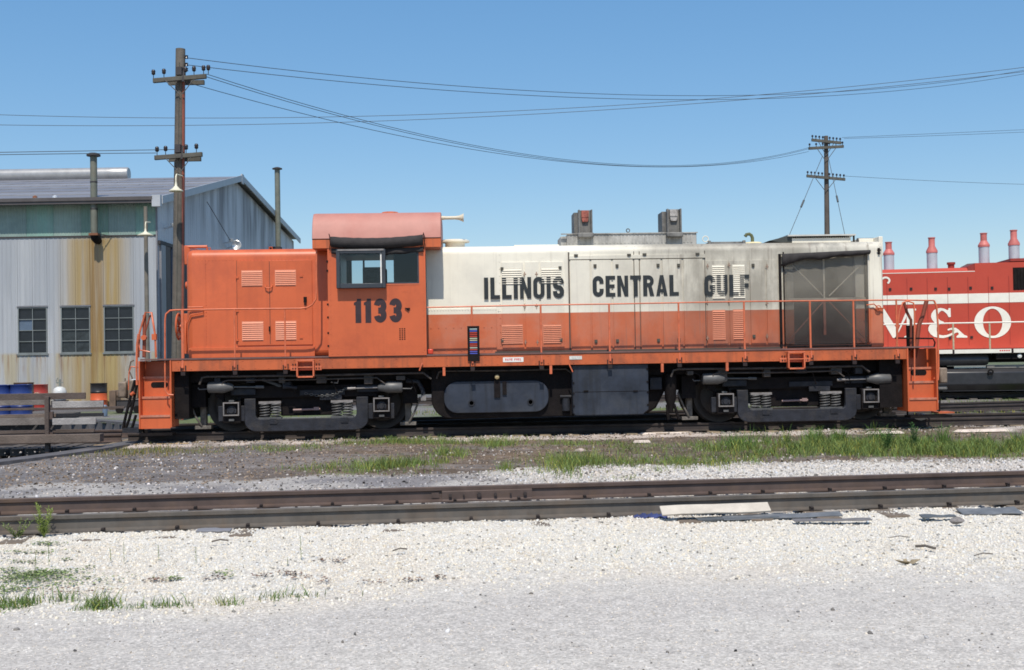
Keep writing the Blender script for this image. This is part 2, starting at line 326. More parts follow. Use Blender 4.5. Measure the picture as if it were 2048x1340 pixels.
ltk, _ = track('railway_track', 'track under the orange locomotive, bright limestone dirt along it', (0, 24.72, 0), 0, -6.55, 90, (M_rust3, M_rust3), .56, 0, -.163, M_tiey, spikes=False, wd=2.6)
a = ground(-100, 852.6); b2 = Vector((-.58, 26.87, 0)); hd = math.atan2(29.3-26.87, 13.0+.58)
mtk, _ = track('railway_track', 'track diverging behind the orange locomotive towards the right', (b2.x-.75*math.sin(hd), b2.y+.75*math.cos(hd), 0), hd, -6.3, 70, (M_rust3, M_rust3), .6, 0, -.17, M_tie, spikes=False)
gtk, _ = track('railway_track', 'track on which the red locomotive stands', (g0x := ground(1950,785).x, ground(1950,785).y+.75, 0), R(-10), -26, 30, (M_rust3, M_rust3), .7, 0, -.17, M_tie, spikes=False)
# timber edging lit below the near rail by the pit, as an edge board along the ties
x0e, x1e = pt(ltk, 186, 885, -1.42)[0], pt(ltk, 412, 882, -1.42)[0]
MB().box(x0e, x1e, -1.44, -1.30, -.34, -.17).build('edge_timber', mat('yellow_timber', (.42,.29,.15), .8, var=.3, scale=4, grime=(.15,.11,.07), gamt=.5, bump=.4), ltk, bevel=.01)

# ================================================================ TURNTABLE
n_ = 160; mb = MB(); pr_ = [(PITR-.02,-1.4),(PITR-.02,-.15),(PITR+.42,-.15),(PITR+.42,-.32)]
mb.lathe(pr_, (PITC[0], PITC[1], 0), n_)
tag(mb.build('pit_rim', mat('dark_concrete', (.11,.105,.11), .9, var=.3, scale=4, grime=(.05,.05,.05), gamt=.5), smooth=30), 'curved dark concrete rim of the turntable pit at the left edge', 'pit rim')
pf = MB().lathe([(0,-1.4),(PITR,-1.4)], (PITC[0], PITC[1], 0), n_).build('pit_floor', mat('pit_floor_dirt', (.035,.032,.032), .95), kind='structure')
TT = thing('turntable', 'turntable bridge with weathered plank railing over the dark pit', 'turntable', (PITC[0], 24.72, 0))
tq = lambda px, py, y: pt(TT, px, py, y)
xe = PITR-.08
MB().box(-xe, xe, -1.0, -.8, -1.15, -.17).box(-xe, xe, .8, 1.0, -1.15, -.17).build('girder', mat('girder_black', (.02,.018,.018), .7), TT)
for y in (-.7525, .7525): rail(TT, y, -xe, xe, M_rust)
dk = None; k = 0; x = -xe
while x < xe-.2:
    if dk is None: dk = MB().box(0, .21, -2.05, 2.05, -.30, -.168).build('deck_timber', M_tie, TT, bevel=.01, loc=(x,0,0))
    else: inst(dk, TT, (x, random.uniform(-.03,.03), random.uniform(-.01,.004)))
    x += .27
M_pl = [mat('grey_plank_%d' % i, c, .85, var=.3, scale=2.5, grime=(.09,.075,.065), gamt=.6, bump=.5) for i, c in enumerate([(.10,.075,.065),(.19,.165,.15),(.33,.31,.30),(.15,.115,.095)])]
yf = -2.12
def plank(pxa, pxb, pyt, pyb, mi, y=yf, th=.045, pya=None):
    xa, z1 = tq(pxa, pyt, y); xb, z0 = tq(pxb, pyb, y); z1b = tq(pxb, pyt, y)[1]; z1 = (z1+z1b)/2 if pya is None else z1; z0 = tq((pxa+pxb)/2, pyb, y)[1]; z1 = tq((pxa+pxb)/2, pyt, y)[1]
    MB().box(xa, xb, y-th, y, z0, z1).build('plank', M_pl[mi], TT, bevel=.006)
plank(-190, 172, 788, 801, 0, yf-.001); plank(-190, 95, 801.5, 812, 1, yf-.001); plank(106, 208, 802, 815, 2, yf-.17)
plank(-190, 208, 829, 836, 3, yf); plank(-190, 93, 837, 852, 1, yf-.001); plank(106, 193, 836, 849, 2, yf-.17); plank(-190, 190, 861, 868, 0, yf+.06); plank(-190, 208, 870, 886, 3, yf-.02, .25)
plank(-190, 250, 816, 821, 0, 2.2)
for px in (97, -150):
    xa, z1 = tq(px-4.5, 793, yf-.05); xb, z0 = tq(px+5, 905, yf-.05); MB().box(xa, xb, yf-.16, yf-.052, z0, z1).build('railing_post', M_pl[0], TT, bevel=.008)
    MB().box(xb, xb+.06, yf-.12, yf-.05, z1-.42, z1-.28).box(xb, xb+.06, yf-.12, yf-.05, z1-.8, z1-.66).build('post_cleat', M_rust, TT)
# ================================================================ THE ORANGE AND WHITE LOCOMOTIVE
L_ = thing('locomotive', 'orange and white switcher locomotive numbered 1133, standing side-on in the middle', 'locomotive', (1.5, 24.72, 0))
SIDE, HOOD, FRM = -1.5, -0.9, -1.06
S = lambda px, py, y=SIDE: pt(L_, px, py, y)
Hh = lambda px, py, y=HOOD: pt(L_, px, py, y)
ZD, ZB, ZC, ZE, ZR = 1.46, 1.21, 2.245, 3.71, 4.41      # deck, sill bottom, paint line, eave, roof crown
ORANGE = (.585, .122, .040)
M_or = mat('orange_paint', ORANGE, .42, var=.07, scale=1.6, grime=(.30,.055,.025), gamt=.45, streak=.28, streak_col=(.34,.07,.03), bump=.12, bscale=2.6)
M_oru = mat('orange_sill_paint', (.54,.12,.038), .5, var=.1, scale=2.5, grime=(.16,.05,.03), gamt=.7, streak=.75, streak_col=(.24,.075,.035))
M_roof = mat('sky_sheen_roof_paint', (.47,.205,.165), .6, var=.1, scale=1.8, grime=(.4,.12,.09), gamt=.5)  # sky reflection on the orange roof put into a lighter, pinker colour
M_rail = mat('handrail_paint', (.62,.15,.065), .4, var=.15, scale=8, grime=(.25,.07,.04), gamt=.5)
M_blk = mat('greasy_black', (.0075,.0055,.006), .75, var=.5, scale=5, grime=(.022,.017,.014), gamt=.6, spec=.2, bump=.3)
M_trk = mat('truck_grey', (.020,.022,.030), .6, spec=.3, var=.5, scale=4, grime=(.06,.052,.045), gamt=.7, streak=.4, streak_col=(.014,.013,.012), bump=.3)
M_lit = mat('worn_steel_edge', (.24,.22,.21), .45, var=.3, scale=10, metal=.2)
M_cyl = mat('brake_cylinder_grey', (.10,.10,.10), .45, var=.25, scale=6, grime=(.035,.03,.03), gamt=.6)
M_tank = mat('tank_blue_black', (.028,.035,.052), .5, spec=.35, var=.45, scale=1.8, grime=(.075,.08,.09), gamt=.6, streak=.85, streak_col=(.018,.019,.022))
M_ink = mat('black_lettering', (.018,.022,.024), .5, var=.3, scale=12)
M_wht = mat('cream_paint', (.80,.75,.63), .5, var=.05, scale=3, grime=(.35,.31,.25), gamt=.3)
M_rub = mat('dark_canvas', (.028,.024,.024), .85, var=.3, scale=9, bump=.4)
M_gry = mat('cab_window_frame_grey', (.035,.042,.052), .45, var=.2, scale=6)
M_sooty = mat('sooty_steel', (.17,.165,.155), .6, var=.3, scale=4, grime=(.02,.02,.02), gamt=.8, streak=.7, streak_col=(.03,.03,.03))
M_pipe = mat('beige_horn', (.62,.55,.42), .45, var=.1)
M_slw = mat('louver_white', (.72,.67,.56), .5, var=.12, scale=4, grime=(.2,.18,.15), gamt=.6)
M_slo = mat('louver_orange', (.58,.21,.12), .5, var=.12, scale=4, grime=(.3,.1,.06), gamt=.5)
M_slp = mat('louver_sunlit_orange', (.72,.29,.18), .4, var=.08, scale=4)  # sunlight on the slats painted in as a lighter orange
M_white = mat('white_sign', (.8,.78,.74), .5, var=.04)
M_red = mat('red_sign_ink', (.6,.03,.03), .5, var=.1)
def glass_mat():
    mt = bpy.data.materials.new('window_glass'); mt.use_nodes = True; t = mt.node_tree; t.nodes.clear()
    o = nd(t,'ShaderNodeOutputMaterial'); mx = nd(t,'ShaderNodeMixShader'); tr = nd(t,'ShaderNodeBsdfTransparent'); gl = nd(t,'ShaderNodeBsdfGlossy')
    tr.inputs[0].default_value = (.72,.80,.84,1); gl.inputs['Roughness'].default_value = .03; fr = nd(t,'ShaderNodeFresnel'); fr.inputs[0].default_value = 1.45
    t.links.new(fr.outputs[0], mx.inputs[0]); t.links.new(tr.outputs[0], mx.inputs[1]); t.links.new(gl.outputs[0], mx.inputs[2]); t.links.new(mx.outputs[0], o.inputs[0]); return mt
M_glass = glass_mat()
def hood_mat():
    mt = bpy.data.materials.new('two_tone_hood_paint'); mt.use_nodes = True; t = mt.node_tree; L = t.links.new
    b = t.nodes['Principled BSDF']; b.inputs['Roughness'].default_value = .5
    tc = nd(t,'ShaderNodeTexCoord'); sp = nd(t,'ShaderNodeSeparateXYZ'); L(tc.outputs['Object'], sp.inputs[0])
    def mr(src, a, b_, c=0, d=1, smooth=True):
        n = nd(t,'ShaderNodeMapRange'); n.interpolation_type = 'SMOOTHSTEP' if smooth else 'LINEAR'
        for i, v in zip((1,2,3,4), (a,b_,c,d)): n.inputs[i].default_value = v
        L(src, n.inputs[0]); return n.outputs[0]
    def noise(sc, det=6, scl=(1,1,1), loc=(0,0,0), ro=.65):
        mp = nd(t,'ShaderNodeMapping'); mp.inputs[3].default_value = scl; mp.inputs[1].default_value = loc; L(tc.outputs['Object'], mp.inputs[0])
        n = nd(t,'ShaderNodeTexNoise'); n.inputs['Scale'].default_value = sc; n.inputs['Detail'].default_value = det; n.inputs['Roughness'].default_value = ro; L(mp.outputs[0], n.inputs['Vector']); return n.outputs['Fac']
    def mix(f, a, b_, ty='MIX'):
        n = nd(t,'ShaderNodeMixRGB', blend_type=ty)
        for i, v in ((0,f),(1,a),(2,b_)):
            if isinstance(v, tuple): n.inputs[i].default_value = (*v,1)
            elif isinstance(v, (int,float)): n.inputs[i].default_value = v
            else: L(v, n.inputs[i])
        return n.outputs[0]
    def mth(op, a, b_):
        n = nd(t,'ShaderNodeMath', operation=op)
        for i, v in ((0,a),(1,b_)):
            if isinstance(v,(int,float)): n.inputs[i].default_value = v
            else: L(v, n.inputs[i])
        return n.outputs[0]
    z, x = sp.outputs['Z'], sp.outputs['X']
    cream = mix(mr(noise(1.3), .4,.7), (.82,.775,.655), (.72,.68,.58))
    org = mix(mr(noise(1.5,5,loc=(3,1,2)), .40,.62), (.54,.175,.095), (.57,.135,.05))
    org = mix(mr(noise(3,8,loc=(9,1,2)), .50,.75,0,.5), org, (.50,.10,.04))
    up = mr(z, ZC-.004, ZC+.004, 0, 1, False)
    col = mix(up, org, cream)
    # rust and dirt collected at the foot of the doors
    foot = mth('MULTIPLY', mr(z, 1.48, 1.95, 1, 0), mr(noise(2.2,7,(1,1,.6)), .38,.62))
    foot = mth('MULTIPLY', foot, mr(x, -.6, 2, .45, .8))
    col = mix(foot, col, (.27,.075,.04))
    # soot blown from the exhausts: spread along the top and over the rear
    top = mth('MULTIPLY', mr(z, 3.2, 3.60), mr(x, 1.3, 3.2))
    top = mth('MULTIPLY', top, mr(noise(1.6,7,(1,1,.8),(5,0,0)), .30,.6, .15, .85))
    top = mth('MULTIPLY', top, mr(x, 6.0, 6.9, 1, .25))
    col = mix(top, col, (.13,.125,.115))
    rear = mth('MULTIPLY', mth('MULTIPLY', mr(x, .6, 3.6, .12, 1), mr(x, 5.3, 5.9, 1, .15)), mr(noise(1.1,8,(1.6,1,.7),(1,4,0)), .30,.62,.35,.95))
    rear = mth('MULTIPLY', rear, mr(z, 2.1, 2.5, .55, 1))
    col = mix(rear, col, mix(up, (.22,.085,.05), (.30,.275,.225)))
    st = mth('MULTIPLY', mr(noise(1,5,(11,11,.45)), .54,.72,0,.55), mr(x, -.5, 4, .25, 1))
    col = mix(st, col, (.16,.125,.10))
    L(col, b.inputs['Base Color'])
    bp = nd(t,'ShaderNodeBump'); bp.inputs['Strength'].default_value = .10; bp.inputs['Distance'].default_value = .03; L(noise(2.5,3), bp.inputs['Height']); L(bp.outputs[0], b.inputs['Normal'])
    return mt
M_hood = hood_mat()
def part(mb, name, mt, parent=None, **k): return mb.build(name, mt, parent or L_, **k)

# --- underframe, deck, sill
x0 = S(343,730)[0]; x1 = S(1815,715)[0]; xe0 = S(280,720)[0]; xe1 = S(1868,700)[0]
part(MB().box(xe0, xe1, -1.49, 1.49, ZD-.03, ZD), 'walkway_deck', mat('worn_deck', (.16,.085,.075), .7, var=.3, scale=3))
sill = part(MB().box(x0, x1, -1.475, -1.45, ZB, ZD-.032).box(x0, x1, -1.45, -1.38, ZB, ZB+.03), 'side_sill', M_oru, bevel=.004)
part(MB().box(x0, x1, 1.45, 1.475, ZB, ZD-.032), 'side_sill', M_oru)
part(MB().box(x0, x1, -1.1, 1.1, .98, ZD-.035).box(x0+.1, x1-.1, -.62, .62, .66, .979).box(S(470,760)[0], S(1700,760)[0], -1.30, -1.101, 1.16, ZD-.035), 'underframe', M_blk)
for a in (-1.2, 1.2):
    pass
# pilots behind the steps
xl0, xl1 = S(344,800)[0], S(373,838)[0]
part(MB().box(xl0, xl1, -1.28, 1.28, .29, ZD-.034).box(xe0+.02, xl0-.001, -.80, .80, .42, ZD-.034), 'pilot', M_blk)
xr0, xr1 = S(1752,800)[0], S(1868,800)[0]
part(MB().box(S(1768,800)[0], S(1813,800)[0], -1.28, 1.28, .26, ZD-.034).box(S(1813,800)[0]+.001, xe1-.02, -.80, .80, .42, ZD-.034), 'pilot', M_blk)
# couplers
for xc, sgn in ((xe0, -1), (xe1, 1)):
    mb = MB().box(min(xc, xc+sgn*.42), max(xc, xc+sgn*.42), -.11, .11, .74, .96)
    mb.prism([(xc+sgn*.40,.66),(xc+sgn*.62,.66),(xc+sgn*.72,.72),(xc+sgn*.72,.98),(xc+sgn*.62,1.04),(xc+sgn*.40,1.04)], -.17, .10)
    cp = part(mb, 'coupler', mat('rusty_coupler', (.22,.17,.13), .7, var=.4, scale=8), bevel=.02)
    part(MB().box(min(xc+sgn*.60, xc+sgn*.76), max(xc+sgn*.60, xc+sgn*.76), -.30, -.172, .69, 1.01), 'knuckle', MATS['rusty_coupler'], cp, bevel=.03)

# --- steps at both ends (treads, risers, stringers)
def steps(pxl, pxr, pyt, ys, nm, flip):
    xa, xb = S(pxl, (pyt+ys[-1])/2)[0], S(pxr, (pyt+ys[-1])/2)[0]
    zs = [S(pxl, y)[1] for y in ys]                     # tread heights, top to bottom, last = bottom edge
    root = part(MB().box(xa, xa+.03, -1.50, -.9, zs[-1], ZD-.04).box(xb-.03, xb, -1.50, -.9, zs[-1]+.02, ZD-.04), 'step_well', M_or, bevel=.004)
    n = len(zs)-1
    for i in range(n):
        yo = -1.49 + (n-1-i)*.12
        part(MB().box(xa+.031, xb-.031, yo, yo+.30, zs[i]-.025, zs[i]).box(xa+.031, xb-.031, yo-.006, yo+.0, zs[i]-.03, zs[i]+.012), 'tread', mat('worn_tread', (.50,.17,.10), .45, var=.3, scale=9, grime=(.4,.3,.25), gamt=.4), root)
        zb = zs[i+1] if i < n-1 else zs[-1]
        part(MB().box(xa+.031, xb-.031, yo+.012, yo+.03, zb+.0, zs[i]-.026), 'riser', M_or, root)
        if i == 0:                                       # the oval hole in the second riser
            cx = (xa+xb)/2+.02; cz = (zs[0]+zs[1])/2+.04
            part(MB().prism(rrect(cx-.16, cz-.055, cx+.16, cz+.055, .05), yo+.006, yo+.011), 'hand_hole', M_blk, root)
    part(MB().box(xa+.031, xb-.031, -1.10, -1.08, zs[0]+.001, ZD-.05), 'riser', M_or, root)
    return xa, xb, zs
sl_ = steps(277, 343, 725, [755, 795, 832, 858], 'steps', 0)
sr_ = steps(1815, 1876, 700, [736, 764, 797, 823], 'steps', 1)
# footboards under the steps, perforated
for xa, xb, z in ((sl_[0]+.02, sl_[1], .04), (sr_[0]+.05, sr_[1]+.25, .10)):
    mb = MB()
    nh = 12; ww = (xb-xa)/nh
    for k in range(nh+1): mb.box(xa+k*ww-.012, xa+k*ww+.012, -1.50, -1.22, z-.02, z)
    mb.box(xa-.012, xb+.012, -1.52, -1.501, z-.05, z+.005).box(xa-.012, xb+.012, -1.219, -1.20, z-.05, z+.005)
    mb.box(xa, xa+.03, -1.3, -1.28, z+.006, z+.2)
    part(mb, 'footboard', M_blk)
part(MB().box(S(1878,820)[0], S(1905,820)[0]+.05, -1.48, -1.1, .13, .16), 'footboard', M_oru)

# --- short hood
sx0 = Hh(372,600)[0]; sx1 = S(656,600)[0]+.15
def hoodsec(z1, hw=.9, r=.17, crown=.03, z0=ZD+.001):
    return [(-hw,z0)] + [(-hw+r-r*math.cos(R(a)), z1-r+r*math.sin(R(a))) for a in range(0,91,15)] + [(0, z1+crown)] + [(hw-r+r*math.cos(R(a)), z1-r+r*math.sin(R(a))) for a in range(90,-1,-15)] + [(hw,z0)]
sh = part(MB().prismx(hoodsec(3.60), sx0, sx1), 'short_hood', M_or, bevel=.12, smooth=60); sh.modifiers['bevel'].segments = 4; sh.modifiers['bevel'].angle_limit = R(70)
zl = Hh(500,694)[1]
part(MB().box(sx0+.05, Hh(630,694)[0], -.93, -.901, ZD+.001, zl), 'kick_panel', M_or, bevel=.004)
part(MB().box(Hh(476,692)[0], Hh(626,692)[0], -.925, -.9005, zl+.03, 3.36), 'door', M_or, bevel=.003, label='orange door pair with four small louvres on the short hood')
xm = Hh(540,600)[0]
part(MB().box(xm-.006, xm+.006, -.927, -.9249, zl+.05, 3.34).box(Hh(476,692)[0]-.012, Hh(476,692)[0]-.004, -.904, -.9, zl+.03, 3.36), 'door_seam', mat('dark_seam', (.12,.045,.03), .8))
slats = {}
def louver(pxa, pxb, pya, pyb, n, mt, yface, key):
    xa, za = Hh(pxa, pya, yface); xb, zb = Hh(pxb, pyb, yface); xa = Hh(pxa, (pya+pyb)/2, yface)[0]; xb = Hh(pxb, (pya+pyb)/2, yface)[0]
    st = (za-zb)/n
    back = part(MB().box(xa-.01, xb+.01, yface-.003, yface, zb-.01, za+.01), 'louver_panel', mt)
    k = (key, round(xb-xa,2), round(st,3))
    if k not in slats:
        w_ = xb-xa
        slats[k] = MB().prismx([(0,0),(-.016,.003),(-.016,.010),(0,st*.72)], 0, w_).build('slat', mt, back, loc=(xa, yface-.003, zb)); first = slats[k]; i0 = 1
    else: i0 = 0
    for i in range(i0, n): inst(slats[k], back, (xa, yface-.003, zb+i*st))
for a in ((484,524,542,571),(551,591,541,570),(485,526,644,680),(552,592,643,679)): louver(*a, 8 if a[2]<600 else 9, M_slp, -.925, 's')
# short hood furniture: latches, number box, sand box at the nose
xa, za = Hh(538,572); part(MB().tube([(xa-.07,-.93,za+.02),(xa-.06,-.97,za-.03),(xa,-.98,za-.05),(xa+.06,-.97,za-.03),(xa+.07,-.93,za+.02)], .012), 'grab_handle', M_or)
xa, za = Hh(540,658); part(MB().box(xa-.015,xa+.015,-.96,-.926,za-.05,za+.05), 'latch', M_blk)
for px, py in ((475,555),(603,552),(475,622),(475,680),(603,675)):
    xa, za = Hh(px, py); part(MB().box(xa-.03,xa+.03,-.94,-.9005,za-.02,za+.02), 'hinge', M_or)
xa, za = Hh(611,600); part(MB().box(xa-.03,xa+.03,-.97,-.9005,za-.05,za+.06).box(xa-.015,xa+.015,-.985,-.971,za-.1,za), 'switch_box', M_blk)
xa, za = Hh(374,505); xb = Hh(400,493)[0]
part(MB().box(sx0-.12, sx0+.0, -.5, .5, 3.33, 3.72), 'number_box', M_or, bevel=.02)
part(MB().tube([(sx0, -.6, 3.68),(sx0+.36,-.6,3.68),(sx0+.36,-.6,3.60)], .03), 'conduit', M_or)
part(MB().lathe([(.0,0),(.07,0),(.09,.05),(.09,.10),(.0,.10)], (sx0-.1,-.45,2.92), axis='x'), 'marker_light', M_or)
part(MB().lathe([(.0,0),(.11,0),(.14,.04),(.14,.12),(.0,.12)], (sx0-.12,.0,3.1), axis='x'), 'headlight', M_wht)
# wheel of the hand brake on the nose
mb = MB(); cx, cz = sx0-.26, 2.10
mb.tube([(cx, -.40+.26*math.cos(R(a)), cz+.26*math.sin(R(a))) for a in range(0,361,20)], .02)
for a in range(0,180,45): mb.tube([(cx,-.40+.26*math.cos(R(a)),cz+.26*math.sin(R(a))),(cx,-.40-.26*math.cos(R(a)),cz-.26*math.sin(R(a)))], .012)
mb.cone((cx,-.40,cz),(sx0-.02,-.40,cz),.04)
part(mb, 'hand_brake_wheel', M_or)
part(MB().box(sx0-.14,sx0-.001,-.62,-.28,1.55,2.35).tube([(sx0-.07,-.64,2.2),(sx0-.07,-.68,1.9),(sx0-.05,-.66,1.6)],.02), 'brake_housing', M_or, bevel=.03)
xa, za = Hh(366,640)
part(MB().tube([(sx0+.05,-.96,2.46),(sx0+.34,-.96,2.46),(sx0+.34,-.94,2.35),(sx0+.1,-.94,2.31),(sx0+.02,-.93,2.15)], .013), 'grab_iron', M_or)
for px, py in ((415,497),(539,492)):
    xa, za = Hh(px,py); part(MB().tube([(xa-.03,-.75,3.58),(xa-.03,-.75,3.64),(xa+.03,-.75,3.64),(xa+.03,-.75,3.58)], .009), 'lifting_eye', M_or)

# --- long hood
hx0 = Hh(853,600)[0]; hx1 = Hh(1767,600)[0]
gx0, gz1 = Hh(1567,516); gx1, gz0 = Hh(1738,688); gx0 = Hh(1567,600)[0]; gx1 = Hh(1738,600)[0]; gz1 = Hh(1650,508)[1]
mb = MB().prismx(hoodsec(3.60), hx0, gx0)
part(mb, 'long_hood', M_hood, smooth=60)
part(MB().prismx(hoodsec(3.60, crown=.03), gx1, hx1), 'end_hood', M_hood, smooth=60, bevel=.03)
# radiator bay: roof, sill and recessed core
part(MB().prismx([(-.9,gz1),(-.9,3.43)]+[(-.9+.17-.17*math.cos(R(a)), 3.43+.17*math.sin(R(a))) for a in range(15,91,15)]+[(0,3.63),(.73,3.6),(.9,3.43),(.9,gz1)], gx0+.001, gx1-.001), 'radiator_roof', M_hood, smooth=60)
part(MB().box(gx0+.001, gx1-.001, -.9, .9, ZD+.001, gz0), 'radiator_sill', M_hood)
M_core = mat('sooty_radiator_core', (.045,.043,.038), .7, var=.35, scale=2.0, grime=(.015,.015,.018), gamt=.8)
core = part(MB().box(gx0+.002, gx1-.002, -.70, .9, gz0+.001, gz1-.001), 'radiator_core', M_core)
mb = MB(); mb2 = MB(); n = 56
for i in range(n):
    z = gz0 + (gz1-gz0)*i/n; (mb2 if i < 26 else mb).box(Hh(1590,600)[0], Hh(1712,600)[0], -.715, -.7005, z, z+(gz1-gz0)/n*.5)
part(mb, 'cooling_fins', mat('radiator_fins_dusty', (.17,.16,.11), .6, var=.35, scale=2.0, grime=(.05,.05,.04), gamt=.8), core, kind='stuff')
part(mb2, 'cooling_fins', mat('radiator_fins_sooty', (.03,.027,.026), .6, var=.4, scale=2.5, grime=(.08,.05,.04), gamt=.6), core, kind='stuff')
M_bar = mat('radiator_brace', (.75,.68,.54), .6, var=.2, scale=4, grime=(.14,.12,.1), gamt=.7)
M_barl = mat('radiator_brace_orange', (.34,.12,.08), .6, var=.3, scale=4, grime=(.1,.06,.05), gamt=.7)
xm = Hh(1652,600)[0]; zm = Hh(1652,598)[1]
part(MB().box(gx0+.06, gx0+.25, -.75, -.701, gz0+.02, gz1-.02), 'side_shutter', M_hood); part(MB().box(gx1-.22, gx1-.04, -.75, -.701, gz0+.02, gz1-.02), 'side_shutter', M_hood)
part(MB().box(gx0+.05, gx1-.03, -.80, -.77, zm-.04, zm+.03), 'cross_bar', M_bar)
part(MB().box(xm-.016, xm+.016, -.797, -.772, zm+.031, gz1-.02), 'cross_bar', M_bar); part(MB().box(xm-.025, xm+.025, -.797, -.772, gz0+.2, zm-.041), 'cross_bar', M_barl)
for (pa, pb, mt_) in (((1584,530),(1646,592),M_bar),((1735,516),(1658,592),M_bar),((1646,604),(1580,678),M_barl),((1658,604),(1728,676),M_barl)):
    a = Hh(*pa, -.81); b = Hh(*pb, -.81); part(MB().tube([(a[0],-.82,a[1]),(b[0],-.82,b[1])], .013, 6), 'brace', mt_)
def screen_mat():
    mt = bpy.data.materials.new('wire_screen'); mt.use_nodes = True; t = mt.node_tree; L = t.links.new; b = t.nodes['Principled BSDF']
    b.inputs['Roughness'].default_value = .6
    tc = nd(t,'ShaderNodeTexCoord'); n = nd(t,'ShaderNodeTexNoise'); n.inputs['Scale'].default_value = 1.3; n.inputs['Detail'].default_value = 5; L(tc.outputs['Object'], n.inputs['Vector'])
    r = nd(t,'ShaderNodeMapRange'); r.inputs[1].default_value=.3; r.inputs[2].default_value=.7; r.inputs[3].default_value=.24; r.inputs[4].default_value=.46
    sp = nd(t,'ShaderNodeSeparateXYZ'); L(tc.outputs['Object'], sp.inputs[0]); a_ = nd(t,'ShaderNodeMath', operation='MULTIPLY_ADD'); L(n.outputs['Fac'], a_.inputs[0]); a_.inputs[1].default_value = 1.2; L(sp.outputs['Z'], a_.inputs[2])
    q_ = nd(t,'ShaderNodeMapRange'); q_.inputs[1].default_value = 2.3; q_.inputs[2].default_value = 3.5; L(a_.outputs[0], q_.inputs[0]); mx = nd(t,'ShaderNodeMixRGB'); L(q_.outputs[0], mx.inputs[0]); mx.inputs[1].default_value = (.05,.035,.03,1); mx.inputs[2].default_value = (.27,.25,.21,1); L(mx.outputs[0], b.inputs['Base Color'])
    L(n.outputs['Fac'], r.inputs[0]); L(r.outputs[0], b.inputs['Alpha']); return mt
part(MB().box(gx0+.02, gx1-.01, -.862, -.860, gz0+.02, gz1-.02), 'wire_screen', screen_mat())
part(MB().box(gx0, gx0+.02, -.93, -.901, gz0-.03, gz1+.05).box(gx0-.09, gx0-.04, -.93, -.901, ZD+.01, 3.36), 'screen_frame', M_blk)
part(MB().box(gx1-.012, gx1+.012, -.915, -.901, gz0-.03, gz1-.02), 'screen_frame', M_hood)
part(MB().box(gx0+.05, gx1+.02, -.95, -.901, gz0-.045, gz0-.01), 'screen_frame', M_blk)
# the rolled canvas winter cover above the radiator
c0 = Hh(1562,513); c1 = Hh(1738,505); mb = MB(); rows = 9; cols = 26
for j in range(cols+1):
    f = j/cols; x = c0[0]+(c1[0]-c0[0])*f; z = c0[1]-.0+(c1[1]-c0[1])*f; sag = (.16 if f < .05 else .10)*(1-f)**1.3 + .03*math.sin(f*17)*(1-f) + .09
    for i in range(rows):
        a = -20+i*250/(rows-1); mb.v.append((x, -.95-.055*math.sin(R(a)) + .012*math.sin(f*40+i), z+.05-sag*.5 - (.5*sag)*-math.cos(R(a))))
mb.f += [(j*rows+i, j*rows+i+1, (j+1)*rows+i+1, (j+1)*rows+i) for j in range(cols) for i in range(rows-1)]
o = part(mb, 'canvas_cover', M_rub, smooth=80, label='dark canvas cover rolled up above the radiator'); s_ = o.modifiers.new('thick', 'SOLIDIFY'); s_.thickness = .012

# lower box beside the cab (wider than the hood) and its rivet line
bx1 = Hh(1003,650)[0]; zbx = Hh(900,604)[1]
part(MB().box(hx0, bx1-.10, -.925, -.901, ZD+.001, 2.36), 'equipment_box', M_hood, bevel=.004)
rv = MB()
for k in range(26):
    x = hx0+.05+k*.055
    rv.cone((x,-.936,2.33),(x,-.9251,2.33),.007,.009,6)
for k in range(9): rv.cone((hx0+.08+k*.15,-.936,1.98),(hx0+.08+k*.15,-.9251,1.98),.009,.011,6); rv.cone((hx0+.08+k*.15,-.936,1.52),(hx0+.08+k*.15,-.9251,1.52),.009,.011,6)
for k in range(14): rv.cone((Hh(1000,600)[0],-.908,1.6+k*.14),(Hh(1000,600)[0],-.9001,1.6+k*.14),.008,.01,6)
part(rv, 'rivets', M_hood, kind='stuff')
# hood doors: each a plate of its own
def door(pa, pb, za, zb, lab=None, y=-.918):
    xa, xb = Hh(pa,600)[0]+.008, Hh(pb,600)[0]-.008
    return part(MB().box(xa, xb, y, -.901, za, zb), 'hood_door', M_hood, bevel=.003, label=lab)
zt, zb_ = Hh(1200,520)[1], Hh(1200,702)[1]
for pa, pb in ((1003,1048),(1050,1079),(1081,1128)): door(pa, pb, zb_+.05, Hh(1060,524)[1])
for pa, pb in ((1141,1181),(1183,1224),(1226,1267),(1281,1323),(1325,1365),(1367,1407)): door(pa, pb, zb_, zt)
door(1269,1279, zb_, zt, y=-.912)
for pa, pb in ((1413,1456),(1458,1497),(1500,1531),(1533,1556)): door(pa, pb, zb_+.07, Hh(1450,521)[1])
part(MB().box(Hh(1138,500)[0], Hh(1410,500)[0], -.925, -.9005, zt+.015, 3.38), 'removable_hatch', M_hood, bevel=.004)
sm = MB()
for px in (1138, 1411, 1139.5, 1269, 1280): sm.box(Hh(px,600)[0]-.007, Hh(px,600)[0]+.007, -.9035, -.9, ZD+.01, 3.45)
sm.box(Hh(1139,500)[0], Hh(1410,500)[0], -.9035, -.9, zt+.001, zt+.014)
sm.box(Hh(990,700)[0], Hh(1560,700)[0], -.935, -.9, ZD+.001, ZD+.035)
part(sm, 'panel_seam', mat('seam_grime', (.07,.055,.045), .8))
for a in ((1004,1043,538,568,7,'w'),(1083,1122,536,566,7,'w'),(1004,1045,650,687,10,'o'),(1087,1122,650,686,10,'o'),(1425,1449,531,597,17,'w'),(1466,1489,530,596,17,'w'),(1426,1450,621,679,15,'o'),(1467,1489,620,678,15,'o')):
    louver(*a[:5], M_slw if a[5]=='w' else M_slo, -.918, a[5])
